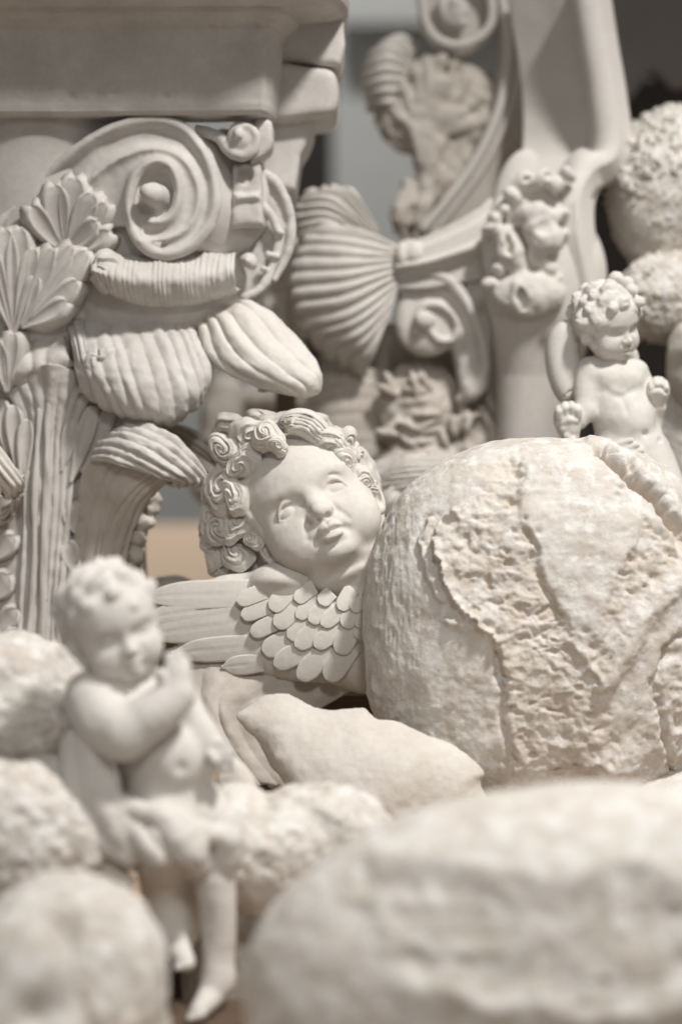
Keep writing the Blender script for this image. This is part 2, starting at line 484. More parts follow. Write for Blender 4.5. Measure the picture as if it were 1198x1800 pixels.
# ------------------------------------------------------------------ setting: wooden table, wall behind
def simple(name, col, rough=.7):
    m = bpy.data.materials.new(name); m.use_nodes = True; b = m.node_tree.nodes['Principled BSDF']
    b.inputs['Base Color'].default_value = (*col, 1); b.inputs['Roughness'].default_value = rough
    return m
def wood(name='table_wood', ca=(.40, .29, .20, 1), cb=(.54, .41, .30, 1)):
    m = bpy.data.materials.new(name); m.use_nodes = True; nt = m.node_tree; N = nt.nodes; L = nt.links
    b = N['Principled BSDF']; b.inputs['Roughness'].default_value = .5
    tc = N.new('ShaderNodeTexCoord'); mp = N.new('ShaderNodeMapping'); mp.inputs['Scale'].default_value = (1.2, 22, 22)
    L.new(tc.outputs['Object'], mp.inputs[0])
    n = N.new('ShaderNodeTexNoise'); n.inputs['Scale'].default_value = 3; n.inputs['Detail'].default_value = 7; L.new(mp.outputs[0], n.inputs['Vector'])
    r = N.new('ShaderNodeValToRGB'); r.color_ramp.elements[0].position = .3; r.color_ramp.elements[1].position = .7
    r.color_ramp.elements[0].color = ca; r.color_ramp.elements[1].color = cb
    L.new(n.outputs['Fac'], r.inputs[0]); L.new(r.outputs[0], b.inputs['Base Color'])
    bp = N.new('ShaderNodeBump'); bp.inputs['Strength'].default_value = .15; L.new(n.outputs['Fac'], bp.inputs['Height']); L.new(bp.outputs[0], b.inputs['Normal'])
    return m
def box_geo(lo, hi):
    x0, y0, z0 = lo; x1, y1, z1 = hi
    V = A((x0,y0,z0),(x1,y0,z0),(x1,y1,z0),(x0,y1,z0),(x0,y0,z1),(x1,y0,z1),(x1,y1,z1),(x0,y1,z1))
    F = np.array([(0,3,2,1),(4,5,6,7),(0,1,5,4),(1,2,6,5),(2,3,7,6),(3,0,4,7)])
    return V, F
def setting(name, lo, hi, mat):
    V, F = box_geo(lo, hi); o = mesh_obj(name, V, F, mat, 30); o['kind'] = 'structure'; return o
M_WOOD = wood()
M_GAP_SHADE = wood('gap_shade_wood', (.075, .05, .033, 1), (.13, .088, .058, 1))  # walnut tone puts the shade of the gaps into the blocks' colour
M_WALL = plaster('wall_paint', (.62, .63, .615), (.56, .57, .555), bump=.08, grain=200, mott=.5, scale=3)
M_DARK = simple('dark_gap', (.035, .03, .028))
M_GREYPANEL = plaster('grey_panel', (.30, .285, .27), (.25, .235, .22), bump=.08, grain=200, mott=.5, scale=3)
TABLE_FAR = 3.86
setting('table_top', (-2.6, 0.5, -0.04), (2.6, TABLE_FAR, 0.0), M_WOOD)
setting('floor', (-5, -2, -0.80), (5, 6.0, -0.75), M_GREYPANEL)
setting('wall_back', (-5, 5.6, -0.75), (5, 5.7, 3.0), M_WALL)

def added_block(x0, x1, ytop, D, depth):
    """plain block added under the pile; it carries a piece and darkens the shaded gaps; its top edge lies at photograph row ytop"""
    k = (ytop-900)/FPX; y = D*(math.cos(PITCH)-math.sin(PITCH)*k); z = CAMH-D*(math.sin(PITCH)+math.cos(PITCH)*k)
    return setting('added_block', ((x0-599)/FPX*D, y-depth, 0.0), ((x1-599)/FPX*D, y+depth, z), M_GAP_SHADE)
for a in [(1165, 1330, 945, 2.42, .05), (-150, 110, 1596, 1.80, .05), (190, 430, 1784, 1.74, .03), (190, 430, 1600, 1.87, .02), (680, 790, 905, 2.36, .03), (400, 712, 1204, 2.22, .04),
          (1050, 1170, 876, 2.25, .03), (280, 335, 1090, 2.36, .02), (420, 600, 850, 2.76, .03), (485, 520, 676, 2.51, .02)]: added_block(*a)
# ------------------------------------------------------------------ cherub head with wing
def curl_geo(c, rx, ry, ang, H, turns=.5, arms=3, tilt=(0, 0), seed=0, amp=.13, hand=1, nr=34, nt=84):
    """a lock of hair: a low dome combed into swirling strands; ang turns it in the picture plane, tilt leans it about x and Y"""
    rho = (np.linspace(0.001, 1, nr))[:, None]; th = np.linspace(0, 2*math.pi, nt, endpoint=False)[None, :]
    a = math.radians(ang)
    wob = 1 + .12*np.sin(2*th+seed) + .09*np.sin(3*th+2.1*seed) + .05*np.sin(5*th+1.3*seed)
    dome = np.cos(rho*math.pi/2)**.8
    # the swirl's eye sits off centre so that no two locks look alike
    ex, ey = .28*math.cos(seed*2.3), .28*math.sin(seed*2.3)
    qx, qy = rho*np.cos(th)-ex, rho*np.sin(th)-ey
    r2 = np.sqrt(qx*qx+qy*qy); t2 = np.arctan2(qy, qx)
    ph = 2*math.pi*turns*2*np.log1p(3*r2) - hand*arms*t2 + seed
    ridge = (np.abs(np.sin(ph/2))**.7)*2-1 if arms % 2 == 0 else (np.abs(np.sin(ph/2))**.7)*2-1
    fine = .30*np.cos(2*ph+1.7*seed)
    h = H*dome + min(rx, ry)*amp*1.55*(ridge+fine)*sstep(0, .25, r2)*sstep(1.02, .8, rho)
    x = rx*rho*wob*np.cos(th); y = ry*rho*wob*np.sin(th); z = h - .18*H*sstep(.8, 1, rho)
    P = np.stack([x, y, z], -1)
    P[..., 2] += fbm(P, min(rx, ry)*.45, 3, int(seed*10) % 97)*min(rx, ry)*.07
    R = rotm('Z', math.degrees(a)); P = P @ R.T
    P = P @ (rotm('Y', tilt[0]) @ rotm('X', tilt[1])).T
    m = MB(); m.add((P + A(*c)).transpose(1, 0, 2).reshape(-1, 3), grid_faces(nt, nr, 0, True, False))
    return m

def lock_geo(pts, wid, hgt, ribs=3, twist=0.0, n=40, m=22, seed=0):
    """a long lock: half-round strip along pts with strands along it"""
    C = catmull(pts, n); Wd = catmull(np.asarray(wid, float)[:, None], n)[:, 0]
    T = np.gradient(C, axis=0); T /= np.linalg.norm(T, axis=1, keepdims=True)
    Z = A(0, 0, 1.0); S = np.cross(T, Z); S /= np.maximum(np.linalg.norm(S, axis=1, keepdims=True), 1e-6); Nn = np.cross(S, T)
    s = np.linspace(-1, 1, m)[None, :]; t = np.linspace(0, 1, n)[:, None]
    prof = np.sqrt(np.maximum(1-s*s, 0))
    rib = np.abs(np.cos(math.pi*(ribs*s*.5 + twist*t + .25*np.sin(5*t+seed)) + seed))**.7
    endf = np.sqrt(np.maximum(1-(2*t-1)**6, 0))
    hh = hgt*(prof*.8 + .28*rib*prof)*endf - hgt*.3
    P = C[:, None] + (S[:, None]*(s*Wd[:, None]*endf)[..., None]) + Nn[:, None]*hh[..., None]
    P = P + Nn[:, None]*(hgt*.16*fbm(P, 9, 3, int(seed*31)))[..., None]
    mb = MB(); mb.thick(P, hgt*.5)
    return mb

def infant_head(h, neck=True):
    """round child's head looking straight out, eyes at the origin's height; unit = pixel of the cherub"""
    S = Sculpt((-150, -185, -215), (150, 240 if neck else 165, 90), h)
    S.ell((0, -48, -75), (117, 122, 128), 0)
    S.ell((0, 22, -48), (98, 104, 90), 40)
    S.ell((0, -60, -22), (90, 64, 62), 40)
    for q in (-1, 1):
        S.ell((q*50, 54, -6), (46, 43, 41), 34)
    S.ell((0, 66, 8), (34, 32, 34), 22)
    S.ell((0, 104, 4), (31, 21, 29), 22)
    S.ell((0, 120, -58), (74, 32, 52), 22)
    if neck: S.cap((0, 110, -105), (30, 235, -130), 62, 74, 24)
    for q in (-1, 1):
        S.bump((q*44, 0, 34), (32, 20, 28), -16)           # eye sockets
        S.bump((q*50, -30, 34), (34, 10, 22), 3.0)           # brow
        S.bump((q*20, 2, 34), (9, 14, 18), -5)
    # nose
    S.chain([(0, -16, 30), (0, 6, 36), (0, 24, 47), (0, 36, 57)], [9, 9, 11.5, 14.2], 14)
    for q in (-1, 1):
        S.ell((q*16, 40, 45), (10, 9.5, 13), 7)
        S.ell((q*8.5, 50, 52), (5.5, 4.5, 8), 2.5, op='s')
        S.crease([(q*27, 36, 40), (q*33, 50, 38), (q*40, 66, 34)], 6.5, 3.0, 8)
        S.bump((q*26, 46, 44), (6, 6, 10), -3)
    # eyes: almond ball between thick lids
    for q in (-1, 1):
        S.ell((q*44, 2, 7), (27, 17, 25), 1.0)
        up = [(q*18, 9, 25), (q*25, -5, 31), (q*36, -13, 34), (q*49, -14, 34), (q*60, -7, 29), (q*68, 8, 21)]
        dn = [(q*18, 9, 25), (q*29, 15.5, 29), (q*43, 18.5, 30), (q*57, 16, 26), (q*68, 8, 21)]
        S.chain(up, [2.4, 3.4, 4.0, 4.0, 3.6, 2.4], 1.2, n=18)
        S.chain(dn, [2.2, 2.8, 3.2, 2.8, 2.2], 1.2, n=16)
        S.crease([(q*17, -6, 32), (q*30, -20, 37), (q*48, -23, 37), (q*69, -10, 27)], 3.4, 5.5, 14)
        S.crease([(q*24, 23, 34), (q*41, 27.5, 34), (q*58, 24, 29)], 3.2, 2.6, 8)
    # mouth
    S.chain([(-23, 77, 34), (-12, 68.5, 46), (-4, 67.5, 50), (0, 69.5, 49), (4, 67.5, 50), (12, 68.5, 46), (23, 77, 34)], [3, 6.6, 7.4, 6.6, 7.4, 6.6, 3], 5, n=18)
    S.chain([(-17, 83, 37), (-7, 86.5, 45), (7, 86.5, 45), (17, 83, 37)], [3.6, 8, 8, 3.6], 5, n=10)
    S.crease([(-27, 78, 34), (-14, 76.5, 46), (0, 79, 54), (14, 76.5, 46), (27, 78, 34)], 2.8, 8.0, 16)
    S.crease([(0, 54, 54), (0, 62, 54)], 3.8, 3.4)
    for q in (-1, 1): S.bump((q*29, 79, 32), (8, 9, 10), -5.5)
    S.bump((0, 97, 40), (19, 5.5, 14), -5.5)
    S.bump((0, 128, -10), (60, 8, 50), -7)
    # ears
    for q in (-1, 1):
        R = rotm('Y', q*50)
        S.ell((q*103, 26, -44), (9, 32, 21), 6, R)
        S.ell((q*107, 21, -33), (7, 19, 11), 3, R, 's'); S.chain([(q*104, 10, -36), (q*110, 26, -42), (q*106, 40, -40)], [3, 3.4, 3], 2, n=8)
        S.chain([(q*97, 0, -30), (q*105, -7, -42), (q*115, 6, -55), (q*115, 28, -55), (q*108, 47, -44)], [4, 5, 5.5, 5, 5], 4, n=12)
        S.ell((q*102, 51, -38), (9, 9, 9), 5)
    S.noise(1.0, 26, 2, 3)
    return S.mesh()

def infant_hair(h, seed, size=24, top=-70):
    """short curls over the skull of infant_head, leaving the face free"""
    S = Sculpt((-170, -215, -240), (170, 110, 70), h)
    S.ell((0, -50, -78), (121, 125, 131), 0)
    S.ell((0, 40, 40), (96, 120, 120), 10, op='s')
    r = np.random.default_rng(seed); n = 72
    for i in range(n):
        y = 1-2*(i+.5)/n; q = math.sqrt(1-y*y); a = i*2.39996
        d = A(q*math.cos(a), y, q*math.sin(a)); p = A(0, -50, -78)+d*A(120, 124, 130)
        if p[1] > 40 or (p[2] > -52 and p[1] > top+abs(p[0])*.55) or p[2] < -190: continue
        k = size*(.75+.5*r.random()); w = r.normal(size=3)*.35
        S.ell(p-d*k*.38, (k*1.25, k*.85, k*.66), 10, rotm('Z', r.random()*180) @ rotm('Y', 30*r.normal()))
        e = np.cross(d, A(0, 1, .2)); e /= max(np.linalg.norm(e), .1)
        S.crease([p+d*k*.6-e*k*.8, p+d*k*.72+w*k*.4, p+d*k*.6+e*k*.8], k*.15, k*.16, 6)
    S.noise(size*.08, size*.4, 2, seed)
    return S.mesh()

def head_turn(roll, pitch, yaw):
    rl, pt, yw = math.radians(roll), math.radians(pitch), math.radians(yaw)
    c, s_ = math.cos(rl), math.sin(rl); Rr = A((c, s_, 0), (-s_, c, 0), (0, 0, 1))
    c, s_ = math.cos(pt), math.sin(pt); Rp = A((1, 0, 0), (0, c, -s_), (0, s_, c))
    c, s_ = math.cos(yw), math.sin(yw); Ry = A((c, 0, s_), (0, 1, 0), (-s_, 0, c))
    return Rr @ Rp @ Ry

def build_cherub():
    T = Thing('cherub_head', 548, 875, 2.13, 'plaster cherub head with curly hair and one feathered wing, leaning on the big round loaf', 'sculpture')
    # --- head, authored upright and then turned: yaw, look up, roll
    V, F = infant_head(1.9)
    RR = head_turn(29, 21, 5)
    piv = A(0, 0, 32.0); dst = A(547, 876, 36)
    head = T.part('face', ((V-piv) @ RR.T + dst, F), M_CHERUB)
    hp = lambda x, y, z: tuple((A(x, y, z)-piv) @ RR.T + dst)
    # --- hair: domed curls round the skull
    curls = [  # px, py, z, rx, ry, angle, height, turns, tilt(yaw, pitch), hand
        (437, 762, -8, 33, 26, -35, 26, .9, (-18, -30), 1), (403, 795, -22, 34, 30, 20, 26, 1.1, (-30, -14), -1),
        (428, 812, -2, 24, 30, 30, 18, .9, (-20, -5), 1),
        (388, 862, -36, 34, 38, 10, 24, 1.0, (-38, 0), 1), (414, 872, -6, 20, 33, -14, 17, .8, (-22, 4), -1),
        (386, 925, -52, 32, 34, 0, 24, 1.1, (-42, 12), -1), (418, 925, -22, 21, 28, 30, 16, 1.0, (-26, 10), 1),
        (446, 946, -14, 19, 16, 20, 14, 1.2, (-15, 20), -1), (412, 972, -46, 34, 26, 35, 22, 1.0, (-30, 24), 1),
        (440, 1000, -66, 30, 24, 20, 20, 1.0, (-20, 30), -1), (366, 868, -84, 18, 32, 0, 22, .8, (-60, 0), 1),
        (376, 972, -86, 24, 30, 0, 20, .9, (-50, 20), 1), (397, 752, -70, 34, 26, -40, 22, .9, (-30, -40), 1),
        (578, 774, 4, 30, 20, 25, 20, .8, (10, -34), -1), (602, 782, -6, 20, 26, 25, 20, .9, (22, -24), 1),
        (608, 806, 2, 15, 22, -15, 15, .8, (28, -6), -1), (622, 802, -16, 16, 22, 10, 16, .8, (44, -12), 1),
        (614, 828, -2, 12, 17, -10, 12, .8, (30, 0), 1), (638, 842, -14, 22, 17, 25, 18, 1.0, (34, 0), -1),
        (654, 856, -30, 14, 14, 0, 14, 1.0, (40, 0), 1), (486, 742, -46, 34, 22, -10, 22, .9, (0, -46), 1),
        (370, 905, -72, 26, 34, 0, 24, .9, (-54, 4), 1), (362, 935, -92, 22, 30, 0, 20, .9, (-60, 10), -1), (388, 998, -88, 26, 24, 10, 20, .9, (-40, 30), 1), (404, 832, -30, 26, 22, 30, 18, .8, (-30, -8), -1), (460, 738, -60, 30, 22, -10, 20, .9, (-10, -50), -1),
        (548, 742, -40, 32, 20, 12, 24, .8, (4, -44), -1), (524, 736, -62, 36, 20, 0, 22, .9, (0, -56), 1),
    ]
    hair_cap = Sculpt((-160, -200, -240), (160, 140, 40), 5)
    hair_cap.ell((0, -52, -84), (138, 137, 140), 0)
    hair_cap.ell((-20, 60, -110), (122, 90, 84), 30)
    hair_cap.ell((0, -20, 16), (102, 98, 66), 14, op='s')
    hair_cap.ell((0, 60, 10), (120, 100, 60), 14, op='s')
    hair_cap.noise(9, 30, 3, 5)
    V, F = hair_cap.mesh()
    cap = T.part('hair', ((V-piv) @ RR.T + dst, F), M_CHERUB)
    for i, (x, y, z, rx, ry, an, H, tu, ti, hd) in enumerate(curls):
        T.part('curl', curl_geo((x, y, z), rx*1.25, ry*1.22, an, H*.72, tu*1.15, 1+i % 3, ti, i*1.7, .075, hd), M_CHERUB, cap, out=False)
    # forelock that rolls over the brow, and the swept lock beside it
    T.part('curl', curl_geo((470, 768, 22), 33, 26, 50, 26, 1.0, 2, (-8, 4), 4.4, .085, 1), M_CHERUB, cap, out=False)
    T.part('curl', curl_geo((484, 782, 32), 25, 17, 38, 22, .9, 1, (4, 10), 2.9, .085, -1), M_CHERUB, cap, out=False)
    T.part('curl', curl_geo((494, 790, 32), 15, 13, 30, 13, .7, 1, (8, 14), 5.2, .06, -1), M_CHERUB, cap, out=False)
    T.part('curl', lock_geo([(494, 752, 2), (515, 742, 12), (540, 746, 14), (562, 764, 6), (574, 778, -4)], [9, 16, 19, 16, 7], 14, 7, .5, seed=1.2), M_CHERUB, cap, out=False)
    T.part('curl', lock_geo([(560, 762, -4), (585, 772, 2), (602, 792, -4), (606, 815, -12)], [10, 15, 15, 7], 12, 6, .6, seed=.2), M_CHERUB, cap, out=False)

    # --- wing body
    zw = lambda X, Y: 30 - .00085*(X-520)**2*(X < 520) - .0011*(X-560)**2*(X > 560) - .0016*(Y-1110)**2
    out = [(250, 1062), (330, 1030), (385, 1012), (440, 1003), (466, 992), (490, 988), (520, 996), (545, 1016), (566, 1036), (600, 1042), (640, 1030), (700, 1020),
           (720, 1190), (690, 1194), (640, 1203), (560, 1203), (480, 1196), (410, 1181), (350, 1158), (318, 1142), (280, 1120), (248, 1084)]
    S = Sculpt((230, 965, -130), (735, 1225, 60), 3)
    S.poly(catmull(out, 90, True), lambda X, Y: zw(X, Y)-2, lambda X, Y: -60+0*X, 0, rnd=44)
    S.ell((494, 1022, 8), (52, 33, 40), 22)
    S.bump((488, 1034, 48), (34, 10, 20), -6)
    S.chain([(640, 1000, -40), (640, 1100, -50), (640, 1180, -40)], [60, 60, 42], 30)
    # little volute under the wing, lower right
    S.crease([(626, 1150, 14), (622, 1135, 16), (634, 1126, 14), (650, 1130, 10), (656, 1148, 6), (646, 1160, 8)], 6, 5, 16)
    S.noise(1.2, 30, 2, 9)
    wing = T.part('wing', S, M_CHERUB)
    # --- feathers, each a thin scale laid on the wing
    def zz(c): return 280+c[0]/2.723, 960+c[1]/2.723
    def feather(base, tip, w, lift, pointed=False, curve=0.0, n=20, m=13):
        b = A(*zz(base)); t = A(*zz(tip)); w = w/2.723/2
        d = t-b; Ln = np.linalg.norm(d); d /= Ln; nrm = A(-d[1], d[0])
        u = 1-(1-np.linspace(0, 1, n)[:, None])**2; s = np.linspace(-1, 1, m)[None, :]
        if pointed: prof = np.maximum(1-np.clip((u-.40)/.60, 0, 1)**3.2, .2)*(.88+.12*np.clip(u/.4, 0, 1))
        else: prof = np.sqrt(np.maximum(1-np.clip((u-.50)/.50, 0, 1)**3.0, .03))*(.92+.08*u)
        c = b + d*(u[..., None]*Ln) + nrm*(curve*Ln*np.sin(u*math.pi*.5)**2)[..., None]
        xy = c + nrm*(s*prof*w)[..., None]
        z = zw(xy[..., 0], xy[..., 1]) + lift + 4.2*u + .9*(1-s*s) + (.8*s if not pointed else 0) - 1.0*np.exp(-(s/.08)**2)*pointed*sstep(.1, .5, u)
        z = z + .5*fbm(np.concatenate([xy, z[..., None]], -1), 12, 2, 3)
        P = np.concatenate([xy, z[..., None]], -1)
        mb = MB(); mb.thick(P.transpose(1, 0, 2), 6.0, True)
        T.part('feather', mb, M_CHERUB, wing, out=False)
    for b, t, w, c in [((500, 555), (300, 585), 70, .03), ((500, 468), (60, 530), 88, .03), ((450, 345), (-70, 462), 100, .05),
                       ((410, 268), (-80, 372), 84, .04), ((530, 212), (-90, 290), 100, .06)]:
        feather(b, t, w*1.42, -2.5, True, c, 30)
    rows = [
        (2, [((650, 430), (490, 490), 92), ((735, 465), (555, 565), 100), ((825, 480), (650, 608), 104), ((925, 470), (785, 622), 104)]),
        (4.5, [((590, 348), (438, 396), 84), ((745, 330), (612, 424), 88), ((800, 362), (652, 468), 84), ((870, 372), (742, 480), 84), ((945, 362), (828, 492), 88), ((1010, 355), (930, 432), 74)]),
        (7, [((545, 282), (400, 325), 78), ((675, 285), (550, 352), 82), ((760, 245), (652, 316), 74), ((830, 270), (708, 336), 76), ((885, 292), (765, 366), 74), ((945, 290), (862, 370), 70), ((1010, 300), (935, 372), 66)]),
        (9.5, [((515, 212), (372, 258), 70), ((640, 205), (522, 274), 78), ((740, 190), (640, 250), 66), ((820, 215), (760, 272), 62), ((930, 200), (842, 290), 74), ((990, 250), (922, 300), 56)]),
    ]
    for lift, fs in rows:
        for b, t, w in fs: feather((b[0]+5*math.sin(b[1]), b[1]), (t[0]+7*math.sin(t[0]*1.3), t[1]+6*math.sin(t[1]*.9)), w*(1.16+.10*math.sin(b[0]*.7)), lift*1.05, False, -.08+.05*math.sin(b[0]*.37))
build_cherub()
# ------------------------------------------------------------------ plaster casts of bread
def build_big_loaf():
    T = Thing('bread_loaf', 960, 1400, 2.09, 'big round crusty loaf with a split flaking crust beside the cherub face', 'bread', 'plaster loaves heaped on the table')
    lip = [(790, 905), (768, 925), (764, 948), (770, 985), (782, 1028), (806, 1064), (832, 1096), (852, 1114), (858, 1130)]
    lip2 = [(752, 915), (741, 945), (744, 985), (752, 1020), (770, 1050)]
    plate = [(905, 808), (898, 840), (902, 900), (918, 950), (934, 1000), (955, 1060), (976, 1092), (1000, 1122), (1028, 1124), (1040, 1100), (1044, 1050), (1066, 1000),
             (1096, 960), (1106, 915), (1085, 860), (1052, 815), (990, 795)]
    r1 = [(768, 925), (792, 908), (815, 886), (845, 856), (866, 826), (905, 806), (898, 840), (902, 900), (918, 950), (934, 1000), (955, 1060), (976, 1092),
          (990, 1120), (1036, 1196), (1062, 1290), (1030, 1350), (900, 1345), (876, 1280), (866, 1190), (858, 1130), (830, 1094), (806, 1062), (782, 1026), (772, 985)]
    r2 = [(1106, 905), (1150, 935), (1184, 976), (1122, 1018), (1082, 1058), (1048, 1114), (1036, 1166), (1012, 1130), (1040, 1104), (1046, 1050), (1068, 1000), (1096, 960)]
    split = [(1046, 798), (1078, 826), (1108, 852), (1140, 882), (1168, 925), (1186, 965)]
    seam = [(902, 832), (903, 900), (919, 950), (935, 1000), (956, 1060), (978, 1092), (1000, 1122)]
    seam2 = [(858, 1130), (866, 1190), (874, 1260), (886, 1320)]
    wedge = [(985, 1118), (1012, 1152), (1036, 1196)]
    fr = [(1205, 1088), (1160, 1120), (1136, 1160), (1130, 1215), (1150, 1300), (1168, 1370)]
    band = [(1205, 965), (1150, 1008), (1096, 1058), (1060, 1120), (1036, 1170)]
    tr = {}
    def disp(P, N):
        fz = sstep(-.05, .25, N[:, 2]+.2)
        X = P[:, 0] + 8*fbm(P, 46, 3, 41) + 6*fbm(P, 12, 2, 42); Y = P[:, 1] + 8*fbm(P, 46, 3, 45) + 6*fbm(P, 12, 2, 46)
        h = 9*fbm(P, 150, 2, 1) + 2.6*fbm(P, 20, 4, 2)
        inside = lambda poly, soft: sstep(soft, -soft, poly_sdf(X, Y, np.asarray(poly, float)))
        a1, a2 = inside(r1, 11), inside(r2, 11)
        low = sstep(1120, 1240, Y)
        Wp = P + 10*np.stack([fbm(P, 30, 2, 81), fbm(P, 30, 2, 82), 0*X], -1)
        crumb = 6*ridged(Wp*A(.7, 1.3, .9), 34, 5, 11) + 4.5*fbm(Wp, 12, 4, 12)
        pits = np.clip(fbm(Wp*A(.8, 1.2, 1), 15, 2, 91)-.16, 0, 1)
        h += fz*a1*(-8*(1-.55*low) + crumb*(1-.35*low) - 13*pits)
        h += fz*a2*(-9 + crumb - 13*pits)
        pl = inside(plate, 8)
        h += fz*pl*(2 + 1.8*ridged(P*A(.4, 1.4, .6), 30, 4, 21) + 2*fbm(P, 60, 2, 22))
        d, t, s = line_dist(X, Y, lip, 30)
        h += fz*(11*np.exp(-(d/6.5)**2) + 11*np.exp(-(d/30)**2)*(s < 0))
        lipd = np.exp(-((d-10)/9)**2)*(s > 0)
        d, t, s = line_dist(X, Y, lip2, 20); h += fz*(6*np.exp(-(d/6)**2) - 4*np.exp(-((d-12)/6)**2))
        d, t, s = line_dist(X, Y, seam, 30); sm = np.clip(.55+1.3*fbm(P, 34, 2, 31), 0, 1.2); h -= fz*11*sm*np.exp(-(d/6)**2)
        smd = sm*np.exp(-(d/8)**2)
        d, t, s = line_dist(X, Y, seam2, 16); h -= fz*9*np.exp(-(d/7)**2); h += fz*7*np.exp(-((d-15)/10)**2)*(s < 0)
        d, t, s = line_dist(X, Y, wedge, 10); h += fz*8*np.exp(-(d/9)**2)*(1-.5*t)
        d, t, s = line_dist(X, Y, split, 20); f = np.sin(np.clip(t*.8+.2, 0, 1)*math.pi)**.5
        gr = f*np.exp(-(d/10)**4); h -= fz*(46+18*fbm(P, 12, 2, 33))*gr
        h += fz*12*np.exp(-((d-22)/10)**2)*f*(s < 0)
        d, t, s = line_dist(X, Y, band, 20); h += fz*15*np.exp(-((d-20)/19)**2)*(s < 0)
        d, t, s = line_dist(X, Y, fr, 24); h -= fz*13*np.exp(-(d/6)**2)
        rb = sstep(0, 30, np.where(s < 0, d, -d))*sstep(1080, 1130, Y)
        h += fz*rb*(7*ridged(P, 30, 4, 51)-6)
        h += 14*np.exp(-((X-781)/12)**2-((Y-1089)/9)**2)*fz
        h += 28*np.exp(-((X-1062)/46)**2-((Y-1332)/32)**2)*fz
        h += fz*low*6*fbm(P, 34, 4, 61)
        tp = inside([(830, 830), (880, 806), (960, 796), (1040, 790), (1040, 804), (950, 812), (905, 822), (850, 850)], 8)*(1-pl)
        h += fz*tp*(crumb*.8-6)
        lf = sstep(770, 700, X)*fz
        h += lf*(2.2*ridged(P*A(1.5, .5, .8), 20, 4, 71))
        for (bx, by, br, bh) in [(1150, 1140, 13, -12), (1075, 857, 5, -9), (1068, 870, 4, -7), (885, 880, 6, -9), (1128, 1010, 9, -12), (1006, 1100, 7, -6), (930, 935, 6, -7)]:
            h += bh*np.exp(-((P[:, 0]-bx)**2+(P[:, 1]-by)**2)/br**2)*fz
        tr['t'] = np.clip(fz*(.45*a1*(.35+1.9*pits+.3*fbm(P, 40, 2, 95)) + .5*a2*(.35+1.9*pits) + .9*gr + .3*lipd + .35*smd + .3*tp), 0, .9)
        return h
    V, F = ellipsoid((962, 1104, -20), (320, 332, 225), 2.55, 8, None, disp)
    T.part('crust', (V, F), M_BREAD, torn=tr['t'])

def plain_loaf(name, ax, ay, D, c, r, p, label, seed, amp=12, fine=3, fs=20, n=6, rot=None, mat=None, extra=None, group='plaster loaves heaped on the table'):
    T = Thing(name, ax, ay, D, label, 'bread', group)
    def disp(P, N):
        h = amp*fbm(P, max(r)*.55, 2, seed) + fine*fbm(P, fs, 4, seed+5)
        if extra is not None: h = h + extra(P, N)
        return h
    T.part('crust', ellipsoid(c, r, p, n, rot, disp), mat or M_BREAD)
    return T

